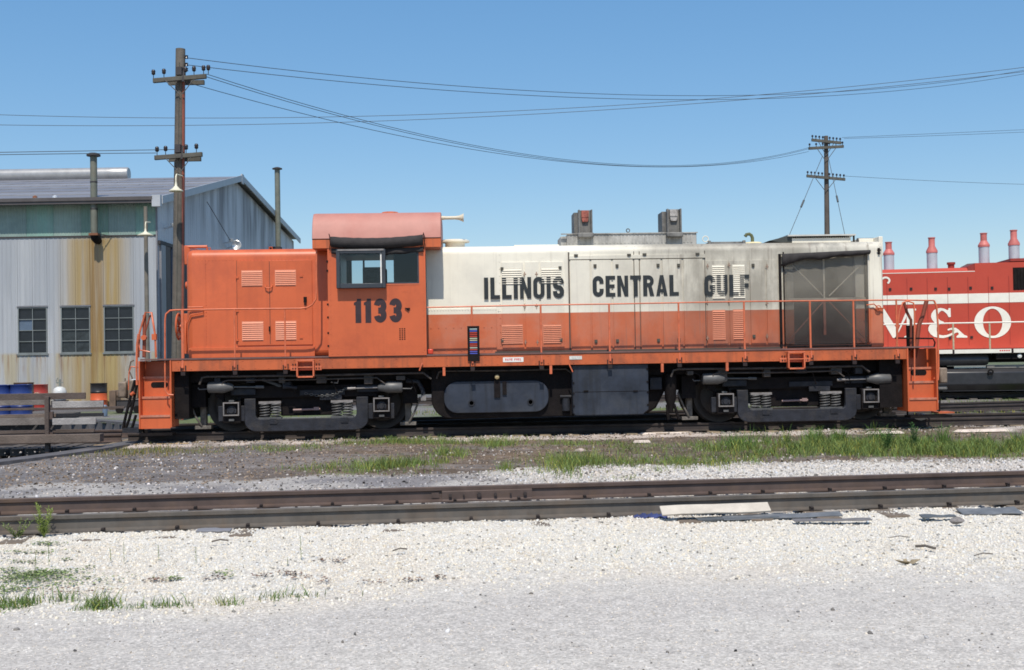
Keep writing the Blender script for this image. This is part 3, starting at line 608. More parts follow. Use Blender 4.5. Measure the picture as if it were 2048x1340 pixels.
# latches and hinges
first = None
for px, py in ((1004,538),(1120,536),(1190,532),(1234,532),(1316,531),(1357,531),(1506,531),(1005,681),(1122,680),(1192,683),(1235,682),(1317,681),(1358,680),(1508,673)):
    x, z = Hh(px,py,-.92)
    if first is None: first = part(MB().box(-.03,.03,-.012,0,-.035,.035).box(-.018,.018,-.03,-.012,-.02,.012), 'latch', mat('latch_dark', (.07,.065,.05), .6), loc=(x,-.919,z))
    else: inst(first, L_, (x,-.919,z))
for px, py in ((1152,511),(1258,510),(1289,509),(1395,508)):
    x, z = Hh(px,py,-.93); inst(first, L_, (x,-.926,z), name='lift_lug', scale=(1.3,.8,.7))
hg = None
for px, py in ((1049,548),(1073,548),(1049,612),(1073,612),(1051,684),(1075,684),(1415,532),(1458,530),(1415,604),(1458,602),(1415,676),(1534,533),(1534,606),(1534,672)):
    x, z = Hh(px,py,-.92)
    if hg is None: hg = part(MB().box(-.008,.008,-.014,0,-.045,.045).box(-.03,.03,-.008,0,-.006,.006), 'hinge', mat('hinge_dirty', (.30,.20,.15), .7), loc=(x,-.919,z))
    else: inst(hg, L_, (x,-.919,z))
lettering('ILLINOIS', Hh(968,578)[0], Hh(1000,598)[1], Hh(1128,578)[0], Hh(1000,555)[1]-Hh(1000,598)[1], -.9355, 'lettering', M_ink, L_, label='the word ILLINOIS in black on the cream hood')
lettering('CENTRAL', Hh(1185,574)[0], Hh(1200,593.5)[1], Hh(1357,574)[0], Hh(1200,552)[1]-Hh(1200,593.5)[1], -.928, 'lettering', M_ink, L_, label='the word CENTRAL in black on the cream hood')
lettering('GULF', Hh(1408,571)[0], Hh(1440,592)[1], Hh(1498,571)[0], Hh(1440,550)[1]-Hh(1440,592)[1], -.9355, 'lettering', M_ink, L_, label='the word GULF in black across the louvres', gap=.09)

# --- roof line of the long hood
def rx(px, py, y): return pt(L_, px, py, y)
xa, za = rx(1122,489,-.45); xb, zb2 = rx(1393,466,-.45)
mb = MB().box(xa+.12, xb, -.45, .45, 3.58, zb2).box(xa, xa+.13, -.38, .38, 3.58, zb2-.03)
M_hsg = mat('soot_streaked_grey', (.40,.39,.365), .6, var=.25, scale=3, grime=(.10,.095,.09), gamt=.7, streak=.6, streak_col=(.06,.058,.055))
hs = part(mb, 'exhaust_housing', M_hsg, bevel=.01)
mb = MB(); k = 34
for i in range(k): mb.box(xa+.15+(xb-xa-.2)*i/k, xa+.15+(xb-xa-.2)*(i+.45)/k, -.46, -.4505, 3.66, zb2-.03)
part(mb, 'corrugation', M_hsg, hs, kind='stuff'); part(MB().box(xa+.0, xb+.02, -.475, -.44, zb2-.001, zb2+.02), 'top_lip', M_hsg, hs)
for pa, pb, pt_, pbm, mth_ in ((1156,1184,420,466,(.36,.10,.07)),(1333,1362,418,465,(.4,.38,.36))):
    xa_, z1_ = rx(pa, pt_, -.5); xb_ = rx(pb, pt_, -.5)[0]; z0_ = rx(pa, pbm, -.5)[1]
    mb = MB().box(xa_, xb_, -.44, -.42, z0_, z1_).box(xa_, xa_+.03, -.56, -.441, z0_, z1_).box(xb_-.03, xb_, -.56, -.441, z0_, z1_).box(xa_-.08, xb_-.02, -.40, .1, z0_-.05, z1_-.04)
    st = part(mb, 'exhaust_stack', M_sooty, bevel=.004)
    part(MB().box(xa_-.02, xb_+.02, -.60, -.2, z0_-.10, z0_-.002), 'stack_collar', M_sooty, st, bevel=.02)
    part(MB().box(xa_+.07, xb_-.07, -.50, -.442, z1_-.15, z1_-.01).prism([(xa_+.07,z1_-.15),(xb_-.07,z1_-.15),(xb_-.09,z1_-.24),(xa_+.09,z1_-.24)], -.49,-.442), 'stack_flap', mat('flap%d' % pa, mth_, .6, var=.5, scale=12, grime=(.02,.02,.02), gamt=.8), st)
def oring(px, py, r, y, mt_, nm='lifting_eye'):
    x, z = rx(px, py, y); part(MB().tube([(x+r*math.cos(R(a)), y, z+r*math.sin(R(a))) for a in range(0,361,30)], .01, 6), nm, mt_)
oring(1256,461,.035,-.3,M_sooty); oring(1411,478,.06,-.4,M_wht)
x, z = rx(910,490,-.2); part(MB().lathe([(0.0,.10),(.26,.10),(.30,.08),(.30,.05),(.2,.04),(.2,-.06),(0,-.06)], (x,-.2,z+.0), 28), 'roof_vent', M_wht, smooth=50)
xa_, z_ = rx(1028,489,-.45); xb_ = rx(1118,487,-.45)[0]
part(MB().box(xa_, xb_, -.5, .5, 3.60, 3.645).box(xa_-.10, xa_-.001, -.4, .4, 3.60, 3.63), 'roof_hatch', M_wht, bevel=.01)
xa_ = rx(1417,487,-.45)[0]; xb_ = rx(1486,485,-.45)[0]
part(MB().box(xa_, xb_, -.5, .5, 3.60, 3.66).box(xa_-.03, xa_+.03, -.56, -.50, 3.60, 3.68).box(xb_-.03, xb_+.03, -.56, -.50, 3.60, 3.68), 'roof_hatch', M_sooty, bevel=.01)
x, z = rx(1505,486,-.4)
part(MB().tube([(x,-.4,3.58),(x,-.4,3.74),(x-.02,-.4,3.79),(x-.06,-.4,3.82),(x-.12,-.4,3.81),(x-.15,-.4,3.77)], .035), 'fuel_vent_pipe', mat('olive_pipe', (.10,.11,.05), .7, var=.3))
part(MB().lathe([(0,.03),(.17,.03),(.2,0),(0,0)], (x,-.4,3.615)), 'pipe_flange', mat('yellowed_white', (.7,.6,.35), .6))
xa_, zt_ = rx(1584,471,-.7); xb_ = rx(1701,470,-.7)[0]; xr_ = rx(1710,469,-.7)[0]; xw = rx(1538,479,-.7)[0]
fan = part(MB().box(xa_, xb_, -.7, .7, 3.60, zt_-.05), 'fan_housing', M_wht)
part(MB().box(xa_-.10, xr_, -.76, .76, zt_-.02, zt_+.01), 'fan_housing_roof', mat('grey_white_lid', (.55,.54,.50), .5, var=.15), fan)
mb = MB()
for i in range(30): mb.box(xa_+.02+i*(xb_-xa_-.04)/30, xa_+.035+i*(xb_-xa_-.04)/30, -.72, -.701, zt_-.055, zt_-.021)
part(mb, 'fan_grille', M_blk, fan, kind='stuff')
part(MB().prism([(xw,zt_-.10),(xa_-.101,zt_-.01),(xa_-.001,zt_-.01),(xa_-.001,3.62),(xa_-.2,3.61)], -.7, .7), 'intake_hood', mat('dark_green_grey', (.05,.055,.05), .6), fan)
for dx in (-.02,): part(MB().box(xr_-.05, xr_-.02, -.74, -.71, 3.60, zt_-.021), 'lid_post', M_blk, fan)
# headlight and number boards at the far end
xa_ = Hh(1729,478)[0]
part(MB().box(hx1-.03, hx1+.05, -.80, .8, 3.3, 3.70).box(xa_+.02, hx1-.031, -.5, .5, 3.60, 3.69), 'number_board', M_wht, bevel=.01)
part(MB().cone((xa_-.0,-.45,3.655),(xa_+.35,-.45,3.655),.05,.05), 'bell', M_sooty)
x, z = Hh(1757,502); part(MB().box(x-.02,x+.02,-.93,-.901,z-.07,z+.06).box(x-.04,x+.04,-.94,-.931,z,z+.03), 'wall_bracket', M_blk)
oring(1757,616,.05,-.95,M_or,'grab_iron')
# --- cab
cx0, cx1 = S(656,600)[0], S(852,600)[0]; zc0 = S(700,713)[1]; zc0 = 1.445
wx0, wx1 = S(676,540)[0], S(838,540)[0]; wz0, wz1 = S(757,568)[1], 3.60
ys0, ys1 = -1.505, -1.465
cab = part(MB().box(cx0, wx0, ys0, ys1, zc0, 3.70).box(wx1, cx1, ys0, ys1, zc0, 3.70).box(wx0, wx1, ys0, ys1, zc0, wz0).box(wx0, wx1, ys0, ys1, wz1, 3.70), 'cab_side_wall', M_or)
part(MB().box(cx0, wx0, 1.465, 1.505, zc0, 3.70).box(wx1, cx1, 1.465, 1.505, zc0, 3.70).box(wx0, wx1, 1.465, 1.505, zc0, 2.85).box(wx0+.66, wx0+.74, 1.465, 1.505, 2.85, 3.66).box(wx0+.24, wx0+.28, 1.465, 1.505, 2.85, 3.66), 'cab_side_wall', M_gry)
M_in = mat('cab_interior', (.05,.055,.055), .7)
# end walls: full height, the corner doors on the walkway side
part(MB().box(cx0, cx0+.04, -1.464, -.91, ZD+.001, 3.70).box(cx0, cx0+.04, .91, 1.464, ZD+.001, 3.70), 'cab_end_wall', M_or)
part(MB().box(cx1-.04, cx1, -1.464, 1.464, ZD+.001, 3.70), 'cab_end_wall', M_in)
part(MB().box(cx0+.041, cx1-.041, -1.464, 1.464, ZD+.001, ZD+.06), 'cab_floor', M_in)
xc_, zc_ = pt(L_, 745, 548, .1)
part(MB().box(xc_-.18, xc_+.28, -.2, .5, ZD+.07, zc_+.12).box(xc_-.10, xc_+.1, -.25, -.21, zc_-.1, zc_+.05), 'control_stand', mat('control_grey', (.09,.10,.10), .6), bevel=.02)
xk0 = pt(L_, 788, 548, .0)[0]; part(MB().box(xk0, cx1-.06, -.1, 1.4, ZD+.065, 3.58), 'electrical_cabinet', M_in)
xc_ = pt(L_, 722, 560, .3)[0]
part(MB().box(xc_-.22, xc_+.22, -.9, -.5, ZD+.5, ZD+.6).box(xc_-.2, xc_+.2, -.55, -.48, ZD+.6, ZD+1.42).cone((xc_,-.7,ZD+.061),(xc_,-.7,ZD+.5),.05), 'crew_seat', mat('seat_vinyl', (.05,.06,.06), .6), bevel=.03)
# arched roof overhanging both ends
rx0, rx1 = S(624,477)[0], S(882,477)[0]
zsm = S(750,477)[1]; zeb = S(640,497)[1]
prof = [(-1.52,zsm),(-1.49,zsm+.13),(-1.44,zsm+.29),(-1.36,zsm+.42),(-1.22,zsm+.52),(-.9,zsm+.565),(-.5,zsm+.595),(0,zsm+.61)]; prof += [(-y, z) for y, z in reversed(prof[:-1])]
part(MB().prismx(prof, rx0, rx1), 'cab_roof', M_roof, smooth=40, bevel=.012)
part(MB().box(rx0+.005, rx1-.005, -1.515, 1.515, zeb, zsm-.012), 'roof_valance', M_oru, bevel=.004)
part(MB().box(rx0+.002, rx1-.002, -1.517, 1.517, zsm-.011, zsm-.001), 'roof_seam', M_blk)
x, z = rx(780,422,0); part(MB().lathe([(0,.07),(.16,.06),(.20,.03),(.2,.0),(.12,0),(.12,-.05)], (x,0,zsm+.625)), 'roof_ventilator', M_oru)
xa_, z = rx(880,436,-.6); xb_ = rx(928,436,-.6)[0]
part(MB().lathe([(0,.0),(.045,.0),(.035,.12),(.035,.30),(.045,.38),(.075,.45),(.09,.475),(.07,.475),(0,.40)], (xa_,-.6,z), 16, 'x'), 'air_horn', M_pipe, smooth=60)
# awning rolled over the windows, sagging
c0 = S(662,474); c1 = S(846,470); mb = MB(); rows = 10; cols = 20
for j in range(cols+1):
    f = j/cols; x = c0[0]+(c1[0]-c0[0])*f; zt2 = c0[1]+(c1[1]-c0[1])*f - .045*math.sin(math.pi*f)
    for i in range(rows):
        a = 90+i*210/(rows-1); mb.v.append((x, -1.535+.10*math.cos(R(a)), zt2-.10+.105*math.sin(R(a))+.004*math.sin(j*2.3+i)))
    for dz in (.16,.22): mb.v.append((x, -1.54-.02*math.sin(j), zt2-.10-dz-.01*math.sin(j*1.7)))
rows += 2
mb.f += [(j*rows+i, j*rows+i+1, (j+1)*rows+i+1, (j+1)*rows+i) for j in range(cols) for i in range(rows-1)]
o = part(mb, 'window_awning', M_rub, smooth=80); s_ = o.modifiers.new('thick', 'SOLIDIFY'); s_.thickness = .012
for px in (659, 847):
    x = S(px,470)[0]; part(MB().tube([(x,-1.52,c0[1]+.02),(x,-1.60,c0[1]+.05),(x+.03,-1.60,c0[1]-.05),(x,-1.53,c0[1]-.26)], .008, 6), 'awning_bracket', M_blk)
# the boxed wind-deflector window
fx0, fx1 = S(674,540)[0], S(772,540)[0]; fz1 = S(720,500)[1]; fz0 = S(720,577)[1]; fy0, fy1 = -1.66, -1.506
wf = part(MB().box(fx0, fx0+.07, fy0, fy1, fz0, fz1).box(fx1-.07, fx1, fy0, fy1, fz0, fz1).box(fx0+.07, fx1-.07, fy0, fy1, fz1-.08, fz1).box(fx0+.07, fx1-.07, fy0, fy1, fz0, fz0+.09), 'cab_window', M_gry, bevel=.008, label='boxed-out cab window in a dark frame')
part(MB().box(fx0+.03, fx1-.03, fy0-.012, fy0-.001, fz1-.028, fz1+.004), 'frame', M_lit, wf)
xb_ = S(763,540)[0]; part(MB().box(xb_-.012, xb_+.012, fy0+.02, fy0+.04, fz0+.09, fz1-.08), 'sash_bar', M_white, wf)
part(MB().box(fx0+.07, fx1-.07, fy0+.045, fy0+.05, fz0+.09, fz1-.08), 'pane', M_glass, wf)
w2 = part(MB().box(fx1+.001, wx1, -1.50, -1.48, wz0, wz0+.03).box(wx1-.03, wx1, -1.50, -1.48, wz0+.03, wz1), 'cab_window', M_gry, label='flush cab window beside the boxed one')
part(MB().box(fx1+.001, wx1-.03, -1.495, -1.49, wz0+.03, wz1), 'pane', M_glass, w2)
part(MB().box(fx1+.001, wx1, -1.512, -1.5055, wz0-.02, wz0), 'sill', M_rail, w2)
# cab number 1133, small vent, folded notice
lettering('1133', S(708,621)[0], S(750,645.5)[1], S(804,621)[0], S(750,597)[1]-S(750,645.5)[1], -1.508, 'cab_number', mat('cab_number_ink', (.035,.018,.022), .5, var=.3, scale=9), L_, w=.56, t=.255, gap=.12, label='the number 1133 in black on the cab side')
x, z = S(805,667); mb = MB()
for i in range(3):
    for j in range(6): mb.box(x-.06+i*.045, x-.06+i*.045+.025, -1.509, -1.5055, z-.12+j*.04, z-.12+j*.04+.022)
part(mb, 'vent_holes', M_blk, kind='stuff')
x, z = S(815,619); part(MB().prism([(x-.05,z+.03),(x+.05,z+.03),(x+.02,z-.03)], -1.535, -1.5055), 'hook', M_blk)
x = S(810,600)[0]; z0_, z1_ = S(810,616)[1], S(810,583)[1]
part(MB().box(x-.055,x-.048,-1.509,-1.5055,z0_,z1_).box(x+.048,x+.055,-1.509,-1.5055,z0_,z1_).box(x-.048,x+.048,-1.509,-1.5055,z1_-.006,z1_), 'card_holder', M_oru)
mb = MB()
for z in (3.28,3.1,2.45,2.2,1.9,1.65): mb.box(cx0-.02, cx0+.012, -1.52, -1.49, z-.02, z+.02)
part(mb, 'cab_corner_brackets', M_blk)
# red lamp at cab foot
x, z = S(861,706); part(MB().box(x-.05,x+.05,-1.49,-1.40,ZD+.001,ZD+.10), 'marker_lamp', mat('red_lens', (.6,.05,.02), .3), bevel=.015)
# --- side sill hardware: colour-stripe plate, signs, brackets, jacking steps
xa_, xb_ = S(935,685,-1.49)[0], S(959,685,-1.49)[0]; z1_ = S(947,652)[1]; z0_ = S(947,722)[1]
pl = part(MB().box(xa_, xb_, -1.505, -1.49, z0_, z1_), 'car_code_plate', M_blk)
cols_ = [(.4,.5,.5),(.1,.12,.5),(.5,.05,.03),(.45,.05,.03),(.5,.05,.03),(.5,.5,.35),(.5,.45,.3),(.08,.12,.5),(.5,.05,.03),(.5,.08,.05),(.5,.5,.4),(.5,.06,.04),(.1,.1,.45),(.08,.1,.5)]
for i, c in enumerate(cols_):
    z = z1_-.05-i*(z1_-z0_-.17)/len(cols_); part(MB().box(xa_+.045, xb_-.045, -1.5075, -1.5055, z-.018, z), 'code_stripe', mat('stripe_%.2f_%.2f_%.2f' % c, c, .5), pl)
xa_, xb_ = S(1006,720)[0], S(1047,720)[0]; z0_, z1_ = S(1026,724)[1], S(1026,714.5)[1]
sg = part(MB().box(xa_, xb_, -1.482, -1.4755, z0_, z1_), 'sign', M_white, label='small white sign with red letters SAVE FUEL')
lettering('SAVE FUEL', xa_+.04, z0_+.028, xb_-.04, (z1_-z0_)*.46, -1.4828, 'sign_text', M_red, sg, gap=.12)
xa_, xb_ = S(1139,716)[0], S(1164,716)[0]; z0_, z1_ = S(1150,719)[1], S(1150,712)[1]
part(MB().box(xa_, xb_, -1.482, -1.4755, z0_, z1_), 'sign', mat('blank_sign', (.6,.6,.56), .6, var=.3, scale=20), label='small faded blank plate')
M_brk = mat('dark_bracket', (.022,.012,.012), .8)
br0 = None
posts_r = [945, 1083, 1220, 1359, 1490, 1622, 1709, 1795]
posts_l = [366, 470, 571]
for px in posts_l + posts_r:
    x = S(px, 730 if px < 900 else 715)[0]
    if br0 is None: br0 = part(MB().box(-.04,.04,-.035,0,-.10,-.03).box(-.055,-.035,-.012,0,-.03,.07).box(.035,.055,-.012,0,.0,.09), 'stanchion_bracket', M_brk, loc=(x,-1.4755,ZB+.02))
    else: inst(br0, L_, (x,-1.4755,ZB+.02))
for px in (612, 1590):
    py = 741 if px == 612 else 713
    x = S(px,py)[0]; wd = .17
    mb = MB().box(x-.30,x+.30,-1.50,-1.476,ZB-.02,ZB+.06).box(x-wd,x-wd+.03,-1.62,-1.50,ZB-.16,ZB+.17).box(x+wd-.03,x+wd,-1.62,-1.50,ZB-.16,ZB+.17).box(x-wd,x+wd,-1.62,-1.50,ZB+.155,ZB+.185).box(x-wd,x+wd,-1.62,-1.50,ZB-.16,ZB-.13).box(x-wd+.03,x+wd-.03,-1.61,-1.50,ZB+.03,ZB+.05)
    js = part(mb, 'side_step', M_rail, bevel=.004)
    mb = MB()
    for dx in (-.25,-.2,.2,.25):
        for dz in (.02,.10): mb.cone((x+dx,-1.51,ZB+dz),(x+dx,-1.476,ZB+dz),.014,.014,6)
    part(mb, 'bolts', M_brk, js, kind='stuff')
for px, py in ((888,745),(1102,738),(1325,724),(1455,722)):
    x = S(px,py)[0]; part(MB().box(x-.025,x+.025,-1.47,-1.40,ZB-.17,ZB-.0), 'pipe_hanger', M_rail)
for px in (1300,): pass
x, z = S(842,733); part(MB().tube([(x+.03,-1.50,ZB+.08),(x,-1.52,ZB+.02),(x-.03,-1.50,ZB-.06)], .016,6), 'pin', M_rail)
x, z = S(1141,737); part(MB().tube([(x-.03,-1.50,ZB+.02),(x+.04,-1.52,ZB-.14)], .012,6), 'pin', M_rail)

# --- handrails
def P3(pts, y): return [(*(S(px,py,y)[:1]), y, S(px,py,y)[1]) for px, py in pts]
yr = -1.44
zr = 2.475
part(MB().tube(P3([(854,615),(870,614.6)],yr)+P3([(1083,610),(1220,608),(1490,603),(1795,600)],yr)+P3([(1868,601)],yr), .014), 'handrail', M_rail)
for px in posts_r:
    a = S(px, 606, yr)[0] if px != 945 else S(px,612,yr)[0]; x = S(px, 720, yr)[0]
    zt3 = S(px, 613-(px-854)*.0155, yr)[1]
    part(MB().tube([(x,-1.485,ZB+.06),(x,yr,ZB+.30),(x,yr,zt3)], .019), 'handrail_post', M_rail)
part(MB().tube(P3([(330,745),(330,640),(332,628),(340,621),(352,620),(470,618),(600,617),(615,615),(625,609),(632,598),(633,585),(633,500)],yr), .017), 'handrail', M_rail, smooth=60)
for px in posts_l:
    x = S(px, 730, yr)[0]; zt3 = S(px, 619, yr)[1]
    part(MB().tube([(x,-1.485,ZB+.06),(x,yr,ZB+.30),(x,yr,zt3)], .016 if px>400 else .03), 'handrail_post', M_rail)
# end rails and grab irons, left end
part(MB().tube(P3([(277,715),(279,665),(291,625),(303,625),(310,668),(312,715)],-1.35), .02), 'end_rail', M_rail, smooth=60)
part(MB().tube(P3([(288,672),(301,630)],-1.3), .016).tube(P3([(288,715),(289,630)],-1.3), .035), 'end_rail', mat('dark_orange', (.25,.06,.03), .6))
part(MB().box(S(304,675,-1.35)[0],S(313,675,-1.35)[0],-1.38,-1.30,S(304,680,-1.35)[1],S(304,668,-1.35)[1]).cone((S(284,675)[0],-1.40,S(284,675)[1]),(S(284,675)[0],-1.30,S(284,675)[1]),.05), 'uncoupling_bracket', M_or)
part(MB().tube(P3([(274,770),(273,740),(274,690),(277,668)],-1.45), .022), 'grab_iron', M_rail)
part(MB().tube(P3([(276,682),(280,700),(300,704)],-1.42), .014), 'grab_iron', M_rail)
part(MB().tube(P3([(330,745),(330,780),(336,789),(347,790)],-1.53), .014), 'grab_iron', M_rail)
# hoses hanging at the left pilot
for k, pts in enumerate(([(270,760),(262,790),(252,830),(246,858)],[(274,765),(268,800),(258,840),(250,860)],[(268,800),(256,815),(247,850)],[(272,830),(266,850),(262,860)])):
    part(MB().tube(P3(pts,-1.30), .028), 'air_hose', M_blk, smooth=60)
part(MB().tube(P3([(262,790),(268,785)],-1.34), .035), 'hose_coupling', M_or)
part(MB().tube(P3([(262,733),(258,745),(257,780)],-1.1).copy(), .012).tube(P3([(262,733),(276,735)],-1.1), .012), 'uncoupling_lever', M_rail)
part(MB().box(S(243,860)[0], S(276,860)[0], -1.45, -1.05, S(260,866)[1], S(260,857)[1]), 'footboard', M_trk)
# right end rails
part(MB().tube(P3([(1829,760),(1829,625),(1827,606),(1815,602),(1806,605),(1799,622),(1795,660),(1793,700)],-1.46), .017), 'end_rail', M_rail, smooth=60)
part(MB().tube(P3([(1868,601),(1873,612),(1876,650),(1877,740),(1876,760),(1868,756)],-1.4), .02), 'end_rail', M_rail, smooth=60)
part(MB().tube(P3([(1808,604),(1814,625),(1822,640),(1822,700)],-1.3), .03).tube(P3([(1853,602),(1846,630),(1838,650),(1830,715)],-1.2), .045), 'end_rail', mat('dark_orange2', (.22,.05,.025), .6))
part(MB().tube(P3([(1790,676),(1866,677),(1870,685),(1868,694)],-1.38), .016), 'end_rail', M_blk)
part(MB().cone((S(1831,657)[0],-1.28,S(1831,657)[1]),(S(1831,657)[0],-1.24,S(1831,657)[1]),.05).box(S(1825,660)[0],S(1838,660)[0],-1.24,-1.16,S(1830,700)[1],S(1830,650)[1]), 'uncoupling_bracket', M_blk)
part(MB().tube(P3([(1873,768),(1880,800),(1878,826)],-1.3), .02), 'air_hose', M_blk)
part(MB().tube(P3([(1733,610),(1748,608),(1752,612),(1756,616),(1770,617)],-.95), .012), 'grab_iron', M_or)
# --- fuel tank, battery box, reservoirs
a = S(862,770,-1.2); b = S(1148,770,-1.2); ztk = ZB-.02; zbm = S(960,836,-1.2)[1]
body = [(a[0],ztk),(a[0],.80)]+[(a[0]+.36-.36*math.cos(R(q)), zbm+.40-.40*math.sin(R(q))) for q in range(10,91,16)]+[(b[0],zbm),(b[0],ztk)]
ft = part(MB().prism(body, -1.18, 1.18), 'fuel_tank', M_blk, bevel=.02)
fa, fb = S(888,790,-1.25)[0], S(1097,790,-1.25)[0]; f1, f0 = S(990,762,-1.25)[1], S(990,825,-1.25)[1]
part(MB().prism(rrect(fa, f0, fb, f1, .27, 8), -1.26, -1.185), 'tank_face_plate', M_tank, ft, bevel=.012)
for px, py in ((943,806),(1061,804)):
    x, z = S(px,py,-1.26); part(MB().lathe([(.0,-.002),(.04,-.002),(.04,.012),(.065,.012),(.065,-.004)], (x,-1.262,z), axis='y'), 'plug', M_trk, ft)
x, z = S(994,754,-1.3); part(MB().lathe([(0,.06),(.04,.05),(.05,0),(.05,-.1)], (x,-1.3,z), axis='y'), 'filler_cap', mat('brass_cap', (.5,.38,.2), .4, metal=.4), ft); part(MB().box(x-.06,x+.06,-1.29,-1.262,z-.40,z-.06), 'filler_neck', M_blk, ft)
x, z = S(1008,775,-1.27); part(MB().box(x-.03,x+.05,-1.29,-1.261,z-.14,z+.12), 'fuel_gauge', M_blk, ft)
ba, bb_ = S(1145,780,-1.40)[0], S(1297,780,-1.40)[0]; b1, b0 = ZB-.005, S(1220,830,-1.40)[1]
bx = part(MB().prism([(ba,b1),(ba,b0+.06),(ba+.05,b0),(bb_-.12,b0),(bb_,b0+.10),(bb_,b1)], -1.41, -.6), 'battery_box', M_tank, bevel=.015)
mb = MB()
for z in (b1-.10,b1-.35,b1-.55,b1-.8): 
    for x in (ba+.02, bb_-.02): mb.cone((x,-1.425,z),(x,-1.41,z),.02,.02,6)
part(mb, 'bolts', M_blk, bx, kind='stuff')
for px in (1172,1271):
    x, z = S(px,782,-1.41); part(MB().box(x-.045,x+.045,-1.43,-1.411,z-.012,z+.012), 'handle', M_blk, bx)
part(MB().box((ba+bb_)/2-.7,(ba+bb_)/2+.7,-1.414,-1.4105,S(1220,783,-1.4)[1]-.004,S(1220,783,-1.4)[1]+.004), 'lid_seam', M_blk, bx)
c = S(1297,800,-.8)[0]; d = S(1326,760,-.8)[0]
part(MB().prism([(c-.5,1.2),(c-.5,.22),(c-.05,.22),(c+.12,.32),(d+.05,.75),(d+.08,1.2)], -1.0, 1.0), 'air_reservoir', M_blk, bevel=.04)
part(MB().box(S(1299,770,-1.1)[0], S(1323,770,-1.1)[0], -1.15, -1.001, S(1310,779,-1.1)[1], S(1310,755,-1.1)[1]), 'valve_box', M_trk, bevel=.01)
x, z = S(1340,748,-1.1); part(MB().lathe([(0,.05),(.07,.04),(.12,.0),(.12,-.06),(.13,-.12),(.11,-.5),(.07,-.62),(.05,-.75),(0,-.76)], (x,-1.1,z)), 'air_filter', M_blk, smooth=60)
part(MB().tube([(x-.07,-1.1,z-.6),(x-.05,-1.1,z-.9)],.03).tube([(x+.07,-1.1,z-.6),(x+.16,-1.1,z-.9)],.03), 'sander_pipe', M_blk)
x, z = S(1132,796,-1.2); part(MB().cone((x,-1.2,z-.25),(x,-1.2,z+.0),.08).cone((x-.12,-1.24,z+.03),(x+.1,-1.24,z+.03),.03), 'drain_valve', M_trk)

